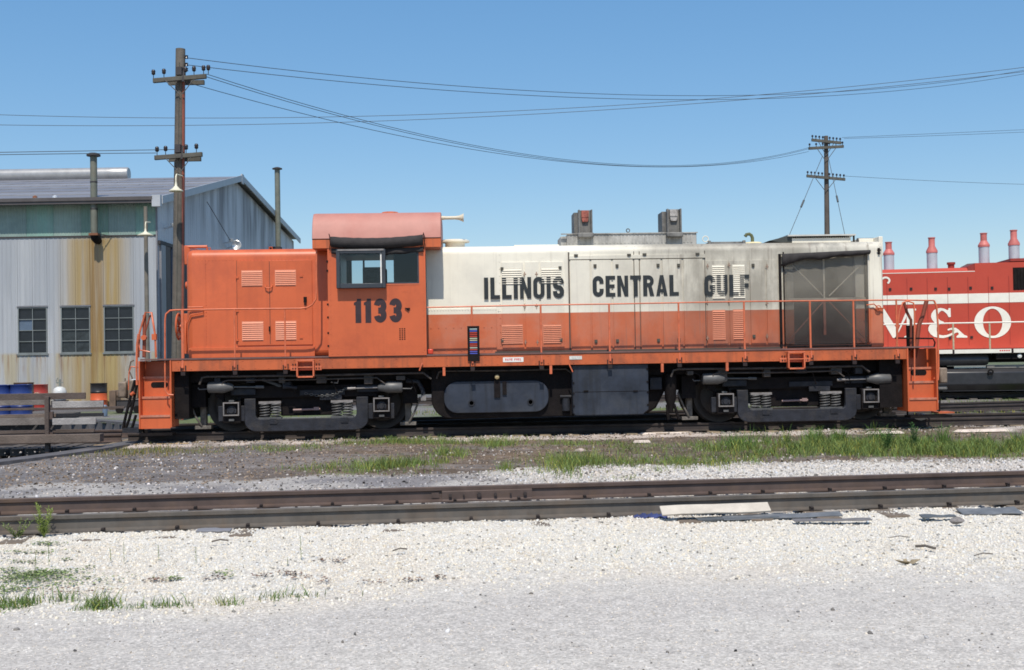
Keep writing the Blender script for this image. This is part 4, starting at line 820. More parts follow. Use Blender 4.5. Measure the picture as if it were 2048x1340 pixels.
# --- trucks
def truck(sgn_clean):
    T = lambda px, py, y=-1.1: pt(L_, px, py, y)
    tr = part(MB().box(T(478,790)[0]+.0, T(748,790)[0], -.98, .98, .60, .86).box(T(560,790)[0], T(668,790)[0], -1.02, 1.02, .30, .88), 'truck', M_blk, bevel=.02)
    # side frame top with pedestals
    za = T(600,778)[1]
    xs = [T(p,800)[0] for p in (445,492,512,714,736,780)]
    part(MB().prism([(T(430,778)[0],.90),(T(430,778)[0],.70),(xs[0],.62),(xs[0],.44),(xs[0]+.03,.44),(xs[0]+.03,.74),(xs[1]-.16,.74),(xs[1]-.16,.44),(xs[1]-.1,.44),(xs[1]-.1,.66),(xs[4]+.12,.66),(xs[4]+.12,.44),(xs[4]+.18,.44),(xs[4]+.18,.74),(xs[5]-.03,.74),(xs[5]-.03,.44),(xs[5],.44),(xs[5],.62),(T(795,778)[0],.70),(T(795,778)[0],.90)], -1.10, -.99), 'side_frame', M_blk, tr, bevel=.012)
    part(MB().box(T(462,785)[0], T(512,785)[0], -1.16, -1.101, .72, .86), 'frame_bracket', M_trk, tr, bevel=.02)
    part(MB().box(T(714,783)[0], T(765,783)[0], -1.16, -1.101, .74, .89), 'frame_bracket', M_trk, tr, bevel=.02)
    part(MB().box(T(600,788)[0], T(690,788)[0], -1.14, -1.101, .70, .80).box(T(640,788)[0], T(684,788)[0], -1.155, -1.141, .60, .70), 'frame_bracket', M_trk, tr, bevel=.01)
    # equaliser: the U-shaped bar
    zt = T(500,797)[1]; zi = T(600,836)[1]; zo = T(600,861)[1]; r = .16
    xo0, xi0, xi1, xo1 = T(491,820)[0], T(513,820)[0], T(714,820)[0], T(737,820)[0]
    eq = [(xi0,zt),(xo0,zt),(xo0,zo+r*1.3)] + arc(xo0+r*1.5,zo+r*1.3,r*1.5,r*1.3,190,270,6) + arc(xo1-r*1.5,zo+r*1.3,r*1.5,r*1.3,270,350,6) + [(xo1,zo+r*1.3),(xo1,zt),(xi1,zt)] + arc(xi1-.08,zi+.08,.08,.08,0,-90,4) + arc(xi0+.08,zi+.08,.08,.08,270,180,4)
    part(MB().prism(eq, -1.22, -1.12), 'equaliser_bar', M_trk, tr, bevel=.012)
    for px in (549,690): 
        x = T(px,842)[0]; part(MB().box(x-.07,x+.07,-1.235,-1.221,zi-.10,zi-.0), 'bracket', M_trk, tr)
    # coil springs with caps
    for pa, pb in ((519,563),(663,707)):
        xa, xb = T(pa,820)[0], T(pb,820)[0]; z0, z1 = zi+.01, T(600,806)[1]
        part(MB().box(xa, xb, -1.19, -1.05, z1, z1+.045), 'spring_cap', M_lit, tr); part(MB().box(xa-.01, xb+.01, -1.19, -1.05, z0-.02, z0+.02), 'spring_seat', M_cyl, tr)
        for c in (.25, .75):
            cx = xa+(xb-xa)*c; rr = (xb-xa)*.22; nn = 72
            part(MB().tube([(cx+rr*math.cos(2*math.pi*5*i/nn), -1.12+rr*math.sin(2*math.pi*5*i/nn)*.8, z0+.02+(z1-z0-.02)*i/nn) for i in range(nn+1)], .014, 6), 'coil_spring', M_cyl, tr, smooth=80)
    a = T(586,820); b = T(640,818); part(MB().tube([(a[0],-1.08,a[1]),(b[0],-1.08,b[1])], .02).box(b[0]-.12,b[0]-.02,-1.11,-1.05,b[1]-.02,b[1]+.04), 'brake_rod', mat('pinkish_rod', (.3,.2,.19), .5), tr)
    # journal boxes: open square lids
    for pa, pb, py0, py1 in ((446,478,832,805),(747,779,829,801)):
        xa, xb = T(pa,818,-1.3)[0], T(pb,818,-1.3)[0]; z0, z1 = T(460,py0,-1.3)[1], T(460,py1,-1.3)[1]
        jb = part(MB().box(xa-.02, xb+.02, -1.24, -1.0, z0-.14, z1+.01), 'journal_box', M_blk, tr, bevel=.015)
        e = .022
        part(MB().box(xa, xa+e, -1.31, -1.241, z0, z1).box(xb-e, xb, -1.31, -1.241, z0, z1).box(xa+e, xb-e, -1.31, -1.241, z1-e, z1).box(xa+e, xb-e, -1.31, -1.241, z0, z0+e), 'lid_frame', M_lit, jb, bevel=.003)
        cx, cz = (xa+xb)/2, (z0+z1)/2-.03
        part(MB().lathe([(0,.03),(.05,.03),(.06,0),(.09,0),(.09,-.02)], (cx,-1.245,cz), axis='y').cone((cx-.07,-1.26,cz-.03),(cx-.07,-1.241,cz-.03),.02,.02,6).cone((cx+.07,-1.26,cz-.03),(cx+.07,-1.241,cz-.03),.02,.02,6), 'bearing_cap', M_trk, jb)
        part(MB().box(cx-.05,cx+.05,-1.27,-1.241,z0-.10,z0-.06), 'wedge', M_cyl, jb)
        part(MB().box(cx-.06,cx+.04,-1.2,-1.1,z1+.011,z1+.04), 'top_lug', M_cyl, jb)
        for sx in (-1, 1):
            xx = cx+sx*(.19 if sx>0 else .22)
            part(MB().box(xx-.05, xx+.05, -1.18, -1.10, .22, .52), 'pedestal_leg', M_trk, tr, bevel=.01)
    # brake cylinders on the frame
    for px0, px1, px2, pye, py, fl in ((416,448,466,528,776,1),(805,777,757,695,775,-1)):
        xa, za = T(px0,py-1,-1.22); xb = T(px1,py,-1.22)[0]; xc = T(px2,py,-1.22)[0]; xd, zd = T(pye, py+2 if fl>0 else py,-1.22)
        bc = part(MB().lathe([(0,0),(.09,.0),(.11,.02*1),(.115,abs(xb-xa)),(.06,abs(xc-xa)),(.03,abs(xc-xa)+.02),(.0,abs(xc-xa)+.02)], (0,0,0), 18, 'x'), 'brake_cylinder', M_cyl, tr, smooth=45, loc=(xa,-1.22,za))
        if fl < 0: bc.scale = (-1,1,1)
        part(MB().tube([(xc-fl*.03,-1.22,za),(xd,-1.22,za-.01)], .018).tube([(xd-fl*.16,-1.22,za-.005),(xd,-1.22,za-.01)], .03), 'piston_rod', M_lit if fl<0 else M_cyl, tr)
        part(MB().tube([(xa,-1.22,za-.03),(xa-fl*.17,-1.22,za-.035),(xa-fl*.19,-1.22,za)], .012), 'cylinder_hook', M_cyl, tr)
    # wheels
    for px in (462,763):
        x = T(px,815)[0]
        for y in (-.72, .72):
            s2 = 1 if y < 0 else -1
            w_ = MB().lathe([(0,.09),(.10,.09),(.12,.03),(.36,.0),(.42,.04),(.508,.045),(.508,-.05),(.535,-.06),(.54,-.085),(0,-.085)], (x, y, .51), 36, 'y')
            part(w_, 'wheel', mat('wheel_black', (.02,.016,.014), .6, var=.3), tr)
        part(MB().cone((x,-1.2,.51),(x,1.2,.51),.08), 'axle', M_blk, tr)
    # brake rigging and sand pipes at rail level
    for px, d in ((400,1),(815,-1)):
        x = T(px,835)[0]; part(MB().box(x-.06,x+.06,-.8,-.66,.08,.55).box(x-.16,x+.16,-.85,-.62,.06,.13).tube([(x-.25*d,-.9,.62),(x-.12*d,-.9,.3),(x-.02*d,-.85,.12)],.022), 'brake_rigging', mat('dusty_iron', (.16,.145,.13), .8, var=.4, scale=9, grime=(.03,.03,.03), gamt=.7), tr, bevel=.02)
        part(MB().box(T(px,800)[0]-.05*d-.14, T(px,800)[0]-.05*d+.14, -1.0,-.8,.5,.95), 'sand_box', M_blk, tr)
    return tr
tr1 = truck(1)
tr2 = copy_tree(tr1, L_); tr2.location = (9.655, 0, 0)
# sway links and chain hung from the sill
x, z = S(563,745,-1.2); part(MB().box(x-.1,x+.1,-1.2,-1.15,ZB-.13,ZB-.02).tube([(x,-1.2,ZB-.1),(x+.05,-1.22,ZB-.32),(x+.3,-1.22,ZB-.36)], .035).box(x+.02,x+.18,-1.23,-1.19,ZB-.37,ZB-.24), 'brake_lever', M_trk, bevel=.01)
def chain(pts, y, nm='chain'):
    mb = MB(); n = 22
    for i in range(n):
        f = i/(n-1)*(len(pts)-1); k = min(int(f), len(pts)-2); g = f-k
        px, py = pts[k][0]+(pts[k+1][0]-pts[k][0])*g, pts[k][1]+(pts[k+1][1]-pts[k][1])*g; x, z = S(px,py,y)
        r_ = .022; a2 = i % 2
        mb.tube([(x+r_*1.5*math.cos(R(q)), y+(r_*math.sin(R(q)) if a2 else 0), z+(0 if a2 else r_*math.sin(R(q)))) for q in range(0,361,60)], .006, 5)
    part(mb, nm, M_cyl, kind='stuff')
chain([(527,760),(545,766),(560,772)], -1.22); chain([(612,787),(640,792),(668,789),(690,778),(705,774)], -1.2)
x, z = S(500,756,-1.15); part(MB().box(x-.08,x+.12,-1.15,-1.1,z-.03,z+.03), 'pipe_clamp', M_trk)
part(MB().tube(P3([(812,762),(836,763),(845,780),(847,790)],-1.15), .045), 'sand_hose', M_trk, smooth=70)
x, z = S(847,795,-1.15); part(MB().box(x-.05,x+.05,-1.18,-1.12,z-.06,z+.04), 'hose_nozzle', M_lit)
x, z = S(672,764,-1.15); part(MB().tube([(x-.1,-1.15,z),(x+.03,-1.15,z-.02),(x+.05,-1.15,z+.06)], .015), 'uncoupling_pin', M_lit)
part(MB().tube(P3([(1796,770),(1799,790),(1794,805),(1786,815)],-1.15), .02), 'sand_hose', M_cyl, smooth=70)
x = S(1868,790,-.2)[0]

# pipes, conduits and junction boxes slung under the sill
M_pp = mat('grimy_pipe', (.05,.042,.038), .7, var=.5, scale=6, grime=(.12,.09,.07), gamt=.7)
xa_, xb_ = S(395,760)[0], S(862,760)[0]; xc_, xd_ = S(1345,750)[0], S(1745,750)[0]
for a_, b_, z_, r_, y_ in ((xa_,xb_,1.10,.022,-1.33),(xa_+.4,xb_-.9,1.02,.014,-1.31),(xc_,xd_,1.09,.022,-1.33),(xc_+.8,xd_-.5,1.0,.016,-1.31),(xb_+.1,S(1150,750)[0],1.13,.018,-1.25)):
    part(MB().tube([(a_,y_,z_-.15),(a_+.05,y_,z_-.02),(a_+.15,y_,z_),((a_+b_)/2,y_,z_-.012),(b_-.15,y_,z_),(b_,y_,z_-.12)], r_, 7), 'pipe', M_pp, smooth=60)
rr = random.Random(3)
for px in (430,497,560,640,735,800,1385,1450,1540,1610,1680,1725):
    x, z = S(px, 762-(px-400)*.017); w_ = rr.uniform(.04,.11); h_ = rr.uniform(.05,.13)
    part(MB().box(x-w_, x+w_, -1.29, -1.12, z-h_, z+h_*.6), 'junction_box', M_trk if rr.random() < .4 else M_pp, bevel=.01)
    if rr.random() < .7: part(MB().tube([(x+w_,-1.25,z),(x+w_+.12,-1.27,z-.05),(x+w_+.2,-1.2,z-.28)], .012, 6), 'cable', M_blk, smooth=70)

rv = MB()
for px in (412,478):
    x = Hh(px,600)[0]
    for k in range(24): rv.cone((x,-.909,1.75+k*.068),(x,-.9001,1.75+k*.068),.007,.009,6)
for k in range(28): rv.cone((sx0+.25+k*.068,-.909,3.38),(sx0+.25+k*.068,-.9001,3.38),.006,.008,6)
part(rv, 'rivets', M_or, kind='stuff')
rv = MB()
for k in range(17): rv.cone((cx0+.07+k*.109,-1.512,1.50),(cx0+.07+k*.109,-1.5051,1.50),.006,.008,6)
for x in (cx0+.05, cx1-.05):
    for k in range(19): rv.cone((x,-1.512,1.55+k*.11),(x,-1.5051,1.55+k*.11),.006,.008,6)
part(rv, 'rivets', M_or, kind='stuff')
rv = MB()
for k in range(58):
    x = x0+.12+k*.245
    for z in (ZB+.04, ZD-.07): rv.cone((x,-1.483,z),(x,-1.4751,z),.008,.010,6)
part(rv, 'rivets', M_oru, kind='stuff')
# ================================================================ THE RED LOCOMOTIVE BEHIND
g0 = ground(1950, 785, 0)
N_ = thing('locomotive', 'red locomotive with white stripe and big M&O letters, half hidden at the right', 'locomotive', (g0.x+.12, g0.y+.71, 0), R(-10))
M_gr = mat('red_paint', (.49,.060,.032), .38, var=.06, scale=1.2, grime=(.4,.03,.02), gamt=.3)
M_gw = mat('white_stripe_paint', (.82,.79,.70), .5, var=.05, scale=3, grime=(.5,.42,.36), gamt=.25)
NS, NH = -1.5, -.95
n = lambda px, py, y=NH: pt(N_, px, py, y)
def npart(mb, name, mt, parent=None, **k): return mb.build(name, mt, parent or N_, **k)
nz = lambda px, py, y=NH: n(px, py, y)[1]
za_, zb_ = nz(1950,702,NS), nz(1950,706.5,NS); xL, xR = n(1740,600)[0]-1.2, 13.0
ztop = nz(1880,536); zst1, zst0 = nz(1950,587), nz(1950,606)
xst = n(1950,560)[0]; zrd = nz(2000,523)
npart(MB().prismx([(-.95,1.35),(-.95,ztop-.12),(-.83,ztop),(0,ztop+.05),(.83,ztop),(.95,ztop-.12),(.95,1.35)], xL, xst), 'hood', M_gr, smooth=40)
npart(MB().prismx([(-.95,1.35),(-.95,zrd-.03),(0,zrd+.02),(.95,zrd-.03),(.95,1.35)], xst+.001, xR), 'radiator_section', M_gr)
npart(MB().prism([(n(1936,532)[0],ztop-.1),(n(1936,532)[0],ztop+.03),(xst-.001,zrd-.05),(xst-.001,ztop-.1)], -.93,.93), 'roof_fairing', mat('dark_red', (.28,.03,.02), .6))
npart(MB().box(xL, xR, -.958, -.9505, zst0, zst1), 'white_stripe', M_gw)
npart(MB().box(xL, xst, -.956, -.9505, ztop-.14, ztop-.12), 'panel_seam', M_gw)
seam = MB()
for k in range(14): seam.box(n(1775,650)[0]+k*.62, n(1775,650)[0]+k*.62+.012, -.9600, -.9585, 1.5, ztop-.3)
npart(seam, 'panel_seam', mat('dark_red', (.28,.03,.02), .6), kind='stuff')
for px, py in ((1780,578),(1822,577),(1871,577),(1898,577),(1941,575),(1984,575),(1943,674),(1900,675)):
    x, z = n(px,py); npart(MB().box(x-.04,x+.04,-.975,-.951,z-.05,z+.03), 'latch', M_brk)
ft2 = npart(MB().box(xL, xR, -1.5, 1.5, zb_, za_+.05), 'walkway', M_gw)
for px in (1907,2025,):
    x = n(px,703,NS)[0]; npart(MB().box(x-.03,x+.03,-1.51,-1.5005,zb_-.02,za_+.05), 'stanchion_bracket', M_brk)
x = n(2010,703,NS)[0]
for k in range(5): npart(MB().box(x-.16+k*.065,x-.115+k*.065,-1.503,-1.5005,zb_+.05,zb_+.09), 'mark', M_red)
zr2 = nz(1950,645.5,NS)
npart(MB().tube([(xL,-1.47,zr2),(xR,-1.47,zr2)], .022), 'handrail', M_gw)
for px in (1907,1980):
    x = n(px,670,NS)[0]; npart(MB().tube([(x,-1.47,zb_),(x,-1.47,zr2)], .028), 'handrail_post', mat('dirty_cream_post', (.5,.42,.28), .6, var=.3, scale=9))
for k in range(3,9): npart(MB().tube([(x+k*1.15,-1.47,zb_),(x+k*1.15,-1.47,zr2)], .028), 'handrail_post', MATS['dirty_cream_post'])
# radiator grille on the right
mb = MB(); gx = n(2026,560)[0]; gz_, gZ = nz(2030,580), nz(2030,535)
mb.box(gx, gx+2.4, -.956, -.9505, gz_, gZ)
for k in range(24): mb.box(gx+.03+k*.1, gx+.07+k*.1, -.975, -.957, gz_+.02, gZ-.02)
npart(mb, 'radiator_grille', M_blk)
npart(MB().box(n(2022,526)[0], xR, -.9, .9, zrd+.0, zrd+.09), 'roof_cover', mat('dark_red', (.28,.03,.02), .6))
# spark arrestor stacks
for px, pyt, pyb in ((1777,484,536),(1863,475,537),(1967,466,522),(2027,460,522)):
    x, z1_ = n(px,pyt,-.2); z0_ = nz(px,pyb,-.2); h_ = z1_-z0_
    st = npart(MB().lathe([(.0,-.1),(.165,-.1),(.165,h_*.50),(.0,h_*.50)], (x,-.2,z0_)), 'exhaust_stack', mat('silver_stack', (.55,.58,.62), .4, var=.1, metal=.3, streak=.3, streak_col=(.3,.3,.33)), smooth=40)
    npart(MB().lathe([(.0,h_*.501),(.18,h_*.501),(.18,h_*.57),(.10,h_*.72),(.10,h_*.97),(.115,h_*.97),(.115,h_),(.0,h_)], (x,-.2,z0_)), 'stack_top', mat('pink_primer', (.55,.16,.14), .55, var=.15), st, smooth=30)
x, z1_ = n(1902,526,-.3); npart(MB().lathe([(0,-.2),(.10,-.2),(.10,.05),(.13,.05),(.13,.12),(0,.12)], (x,-.3,z1_-.1)), 'roof_vent', mat('dark_red', (.28,.03,.02), .6))
# tanks, frame, trucks
npart(MB().box(xL, xR, -1.0, 1.0, .95, zb_-.002).box(n(1985,720)[0], xR, -1.4, 1.4, 1.05, zb_-.003), 'underframe', M_blk)
r1 = (nz(1930,708,-1.3)-nz(1930,731,-1.3))/2
npart(MB().lathe([(0,0),(r1*.8,.02),(r1,.1),(r1,3.2),(r1*.8,3.28),(0,3.3)], (n(1978,720,-1.3)[0]-3.3,-1.3+.1,nz(1930,720,-1.3)), 24, 'x'), 'air_reservoir', mat('tank_black', (.03,.03,.035), .35, var=.3), smooth=50)
zt_, zbt = nz(1950,737,-1.35), nz(1950,782,-1.35)
ft3 = npart(MB().prismx([(-1.35,zt_-.12),(-1.22,zt_),(1.22,zt_),(1.35,zt_-.12),(1.35,zbt+.2),(1.1,zbt),(-1.1,zbt),(-1.35,zbt+.2)], n(1872,760,-1.35)[0]-1.5, n(2045,760,-1.35)[0]+.6), 'fuel_tank', MATS['tank_black'], bevel=.03)
npart(MB().box(n(1975,736,-1.3)[0], n(2045,736,-1.3)[0]+.5, -1.25, -1.1, zt_+.001, zt_+.10), 'pipe_cover', mat('dusty_grey', (.2,.19,.18), .8, var=.3), ft3)
x, z = n(1981,741,-1.4); npart(MB().lathe([(.05,.0),(.05,.05),(.09,.05),(.09,0)], (x,-1.39,z-.05), axis='y'), 'filler_cap', M_blk, ft3)
x, z = n(2039,712,-1.4); npart(MB().lathe([(0,.05),(.06,.03),(.07,0)], (x,-1.41,z), axis='y'), 'lamp', M_white)
for x0t in (xL+1.8, 9.6):
    t_ = npart(MB().box(x0t-1.9, x0t+1.9, -1.1, -1.0, .45, .85).box(x0t-1.9, x0t+1.9, 1.0, 1.1, .45, .85), 'truck', M_blk)
    for dx in (-1.37,1.37):
        for y, s2 in ((-.72,1),(.72,-1)): npart(MB().lathe([(0,.09),(.1,.09),(.12,.03),(.42,.04),(.508,.045),(.508,-.05),(.54,-.085),(0,-.085)], (x0t+dx,y,.51), 28, 'y'), 'wheel', MATS['wheel_black'], t_)
npart(MB().box(n(1872,760,-1.2)[0], n(1894,760,-1.2)[0], -1.3,-1.0,nz(1880,780,-1.2),nz(1880,745,-1.2)), 'battery_box', mat('dusty_grey', (.2,.19,.18), .8, var=.3), bevel=.05)
# M & O in heavy serif letters
def sprint(pieces, x0, z0, s, y, nm, lab):
    mb = MB(); k = 0
    for p in pieces:
        yy = y-.0006*k; k += 1
        if isinstance(p, tuple):
            A, B = p[1], p[2]; c_ = len(A); V = [(x0+q[0]*s, yy, z0+q[1]*s) for q in list(A)+list(B)]
            if p[0] == 'strip': mb.add(V, [(i+c_, i+1+c_, i+1, i) for i in range(c_-1)])
            else: mb.add(V, [(i, i+c_, (i+1)%c_+c_, (i+1)%c_) for i in range(c_)])
        else: mb.add([(x0+q[0]*s, yy, z0+q[1]*s) for q in p], [tuple(range(len(p)))])
    return npart(mb, nm, M_gw, label=lab, smooth=0)
hgt = nz(1985,613.5)-nz(1985,675.5)
ell = lambda cx, cy, rx_, ry_, n_=36: [(cx+rx_*math.cos(2*math.pi*i/n_), cy+ry_*math.sin(2*math.pi*i/n_)) for i in range(n_)]
xo, zo_ = n(1949,675.5)[0], nz(1985,675.5)
sprint([('ring', ell(.57,.5,.57,.51), ell(.57,.5,.30,.44))], xo, zo_, hgt, -.9615, 'letter', 'white serif letter O')
def traced(polys, nm, lab):          # outlines met with the hood's side plane, then laid on it as flat paint
    mb = MB()
    for k, P_ in enumerate(polys):
        V = [n(1760+a/11.38, 590+b/11.38) for a, b in P_]; mb.add([(x, -.9615-.0006*k, z) for x, z in V], [tuple(range(len(V)))])
    return npart(mb, nm, M_gw, label=lab, smooth=0)
traced([[(-190,310),(90,310),(400,800),(345,975),(290,975),(0,475),(-40,420),(-60,940),(-10,950),(-10,975),(-220,975),(-220,950),(-150,940),(-150,350),(-190,345)], [(345,975),(590,380),(640,310),(640,430),(420,850)], [(640,310),(820,310),(820,350),(770,362),(765,560),(750,945),(800,950),(800,975),(550,975),(550,945),(610,920),(605,520),(635,400)]], 'letter', 'white serif letter M half hidden')
traced([[(1555,300),(1605,300),(1610,500),(1560,505),(1520,430),(1450,370),(1400,355),(1350,390),(1310,460),(1320,530),(1370,580),(1450,610),(1450,640),(1400,655),(1330,680),(1290,740),(1290,830),(1340,900),(1420,920),(1520,910),(1620,870),(1690,820),(1690,795),(1600,792),(1550,810),(1530,790),(1545,770),(1640,745),(1720,745),(1790,790),(1850,850),(1920,910),(1985,935),(1985,970),(1740,970),(1740,935),(1790,900),(1790,870),(1760,850),(1720,860),(1640,910),(1560,950),(1440,980),(1330,975),(1230,950),(1150,890),(1100,810),(1100,740),(1130,680),(1240,630),(1190,570),(1160,500),(1170,420),(1220,350),(1290,310),(1380,295),(1460,310),(1530,345),(1555,335)]], 'letter', 'white serif ampersand')
x, z = n(1771,558); sprint([stroke(arc(0,0,.12,.1,-60,150,10), .06)], x, z-.05, 1, -.9615, 'letter', 'tip of a white letter beside the hood end')

# ================================================================ THE SHED
b0 = at_depth(318, 727, 43.0)
B_ = thing('engine_shed', 'grey sheet-metal gabled engine shed with rust stain and three dark windows', 'shed', (b0.x, b0.y, -.2), -YAW)
bp = lambda px, py, y=0: pt(B_, px, py, y)
def wall_mat():
    mt = bpy.data.materials.new('shed_sheet_metal'); mt.use_nodes = True; t = mt.node_tree; L = t.links.new; b = t.nodes['Principled BSDF']
    b.inputs['Roughness'].default_value = .55
    tc = nd(t,'ShaderNodeTexCoord'); sp = nd(t,'ShaderNodeSeparateXYZ'); L(tc.outputs['Object'], sp.inputs[0])
    def no(sc, scl, det=6, loc=(0,0,0)):
        mp = nd(t,'ShaderNodeMapping'); mp.inputs[3].default_value = scl; mp.inputs[1].default_value = loc; L(tc.outputs['Object'], mp.inputs[0])
        n_ = nd(t,'ShaderNodeTexNoise'); n_.inputs['Scale'].default_value = sc; n_.inputs['Detail'].default_value = det; L(mp.outputs[0], n_.inputs['Vector']); return n_.outputs['Fac']
    def mr(s_, a, b_, c=0, d=1):
        n_ = nd(t,'ShaderNodeMapRange'); n_.interpolation_type='SMOOTHSTEP'
        for i, v in zip((1,2,3,4),(a,b_,c,d)): n_.inputs[i].default_value = v
        L(s_, n_.inputs[0]); return n_.outputs[0]
    def mul(a, b_):
        n_ = nd(t,'ShaderNodeMath', operation='MULTIPLY')
        for i, v in enumerate((a,b_)):
            if isinstance(v,(int,float)): n_.inputs[i].default_value = v
            else: L(v, n_.inputs[i])
        return n_.outputs[0]
    def mix(f, a, b_):
        n_ = nd(t,'ShaderNodeMixRGB')
        for i, v in enumerate((f,a,b_)):
            if isinstance(v, tuple): n_.inputs[i].default_value = (*v,1)
            elif isinstance(v,(int,float)): n_.inputs[i].default_value = v
            else: L(v, n_.inputs[i])
        return n_.outputs[0]
    c = mix(mr(no(1,(1.2,1.2,.12)),.35,.65), (.34,.36,.39), (.44,.455,.475))
    c = mix(mul(mr(no(1,(6,6,.35),5,(2,0,0)),.5,.7), .35), c, (.27,.28,.30))
    c = mix(mr(sp.outputs['X'],-.04,-.02), c, (.56,.57,.60))  # lighter gable colour stands in for skylight on its shaded face
    # the yellow-brown stain that runs down under the stove pipe
    X, Z, Y = sp.outputs['X'], sp.outputs['Z'], sp.outputs['Y']
    sx = mul(mr(X,-3.9,-2.6), mr(X,-1.7,-.7,1,0)); sx = mul(sx, mr(Y,.3,.5,1,0))
    stn = mul(mul(sx, mr(Z,5.95,6.3,1,0)), mr(no(1,(3.2,3.2,.14),6,(4,0,1)),.30,.58,.45,1))
    c = mix(mul(stn,.92), c, (.34,.225,.06))
    core_ = mul(mul(mul(mr(X,-2.75,-2.35), mr(X,-2.15,-1.8,1,0)), mr(Z,5.95,6.2,1,0)), mul(mr(Y,.3,.5,1,0), mr(no(1,(5,5,.2),6),.35,.6,.2,.8)))
    c = mix(core_, c, (.22,.125,.035))
    # rust bleeding on the panels below the windows
    low = mul(mr(Z,1.9,2.05,1,0), mr(no(1,(3.5,3.5,.3),5,(9,0,0)),.42,.66,.1,.6)); c = mix(low, c, (.40,.32,.15))
    low2 = mul(mr(Z,1.9,2.0,1,0), mul(mr(Z,.9,1.9), mr(no(1,(7,7,.6),5,(1,3,0)),.5,.65,0,.7))); c = mix(low2, c, (.25,.13,.05))
    # rain-washed soot under the rake of the gable
    g = mul(mr(Y,.8,1.2), mul(mr(no(1,(9,.9,.16),6,(1,0,0)),.40,.66,0,.75), mr(Z,5.6,8.6))); c = mix(g, c, (.10,.09,.10))
    L(c, b.inputs['Base Color']); return mt
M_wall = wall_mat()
M_grn = mat('green_fibreglass', (.235,.36,.31), .5, var=.22, scale=.8, grime=(.14,.24,.21), gamt=.5, streak=.25, streak_col=(.33,.38,.36))
M_zinc = mat('weathered_zinc_roof', (.215,.215,.235), .5, var=.18, scale=.6, grime=(.13,.13,.15), gamt=.5, streak=.2)
M_dkt = mat('dark_trim', (.045,.04,.042), .7, var=.2)
M_winf = mat('window_frame_steel', (.18,.20,.20), .6, var=.2)
M_pane = mat('dirty_window_glass', (.012,.015,.019), .3, var=.3, scale=3, spec=.6)
def bpart(mb, name, mt, parent=None, **k): return mb.build(name, mt, parent or B_, **k)
zgb, zgt = bp(160,473)[1], bp(160,412)[1]; WT = zgt+.15; zwt, zwb = bp(150,613)[1], bp(150,706)[1]
X = lambda px, py=650: bp(px, py)[0]
def ribbed(x0, x1, z0, z1, name='wall_panel', mt=None, pitch=.15, y0=0.0):
    mb = MB().box(x0+.004, x1-.004, y0-.012, y0+.02, z0, z1); nr = max(2, int((x1-x0)/pitch))
    for k in range(nr): 
        a = x0+(k+.5)*(x1-x0)/nr; mb.add([(a-.03,y0-.0121,z0),(a,y0-.026,z0),(a+.03,y0-.0121,z0),(a+.03,y0-.0121,z1),(a,y0-.026,z1),(a-.03,y0-.0121,z1)],[(0,1,4,5),(1,2,3,4)])
    return bpart(mb, name, mt or M_wall, smooth=0)
wins = [(36,95),(122,181),(208,268)]
ex = [X(a) for ab in wins for a in ab]
xa = -14.5
edges = [xa + k*.62 for k in range(int((ex[0]-xa)/.62))]+[ex[0]]
for i in range(len(edges)-1): ribbed(edges[i], edges[i+1], -.1, zgb)
for i in range(3):
    ribbed(ex[2*i], ex[2*i+1], -.1, zwb-.06, y0=-.0)
    m_ = (ex[2*i]+ex[2*i+1])/2; ribbed(ex[2*i], m_, zwt+.05, zgb); ribbed(m_, ex[2*i+1], zwt+.05, zgb)
for a, b in ((ex[1],ex[2]),(ex[3],ex[4]),(ex[5],-.06)):
    ribbed(a, b, -.1, zgb)
# windows: frame, two by four panes, sill
for wi in range(3):
    a, b = ex[2*wi], ex[2*wi+1]; fr = bpart(MB().box(a, a+.04, -.03, .05, zwb, zwt).box(b-.04, b, -.03, .05, zwb, zwt).box(a+.04, b-.04, -.03, .05, zwb, zwb+.04).box(a+.04, b-.04, -.03, .05, zwt-.04, zwt), 'window', M_winf)
    mb = MB().box((a+b)/2-.012, (a+b)/2+.012, -.012, .03, zwb+.04, zwt-.04); h_ = (zwt-zwb-.08)/4
    for k in (1,2,3): mb.box(a+.04, b-.04, -.015 if k in (1,) else -.011, .029, zwb+.04+k*h_-.012, zwb+.04+k*h_+.012)
    bpart(mb, 'glazing_bars', M_winf, fr)
    for i in range(2):
        for k in range(4):
            px_, pz_ = a+.04+i*((b-a)/2-.04)+.013*(i), zwb+.04+k*h_
            mt_ = M_pane if not (wi == 0 and i == 0 and k == 2) else mat('blue_pane', (.10,.14,.20), .3)
            if wi == 1 and k < 2: mt_ = mat('dusty_pane', (.03,.037,.04), .3, var=.5, scale=4)
            bpart(MB().box(px_, px_+(b-a)/2-.053, .031, .036, pz_+.012, pz_+h_-.012), 'pane', mt_, fr)
    bpart(MB().box(a-.04, b+.04, -.06, .02, zwb-.055, zwb-.002), 'window_sill', M_winf, fr)
    bpart(MB().box(a-.03, b+.03, -.05, .02, zwt+.002, zwt+.04), 'window_head', M_zinc, fr)
# green translucent band with corrugations
k = 0; x = -14.5
while x < -.08:
    x2 = min(x+.98, -.06); ribbed(x, x2, zgb+.03, WT, 'fibreglass_panel', mat('green_fibreglass_%d' % (k % 4), [(.20,.33,.27),(.27,.36,.33),(.23,.38,.32),(.30,.40,.35)][k % 4], .5, var=.25, scale=.9, grime=(.16,.24,.22), gamt=.5, streak=.3, streak_col=(.36,.42,.4)), pitch=.09); x = x2; k += 1
bpart(MB().box(-14.5, -.06, -.05, -.02, zgb-.02, zgb+.028), 'girt_trim', M_dkt)
bpart(MB().box(-.058, .0, -.03, .05, -.1, WT), 'corner_trim', M_zinc)
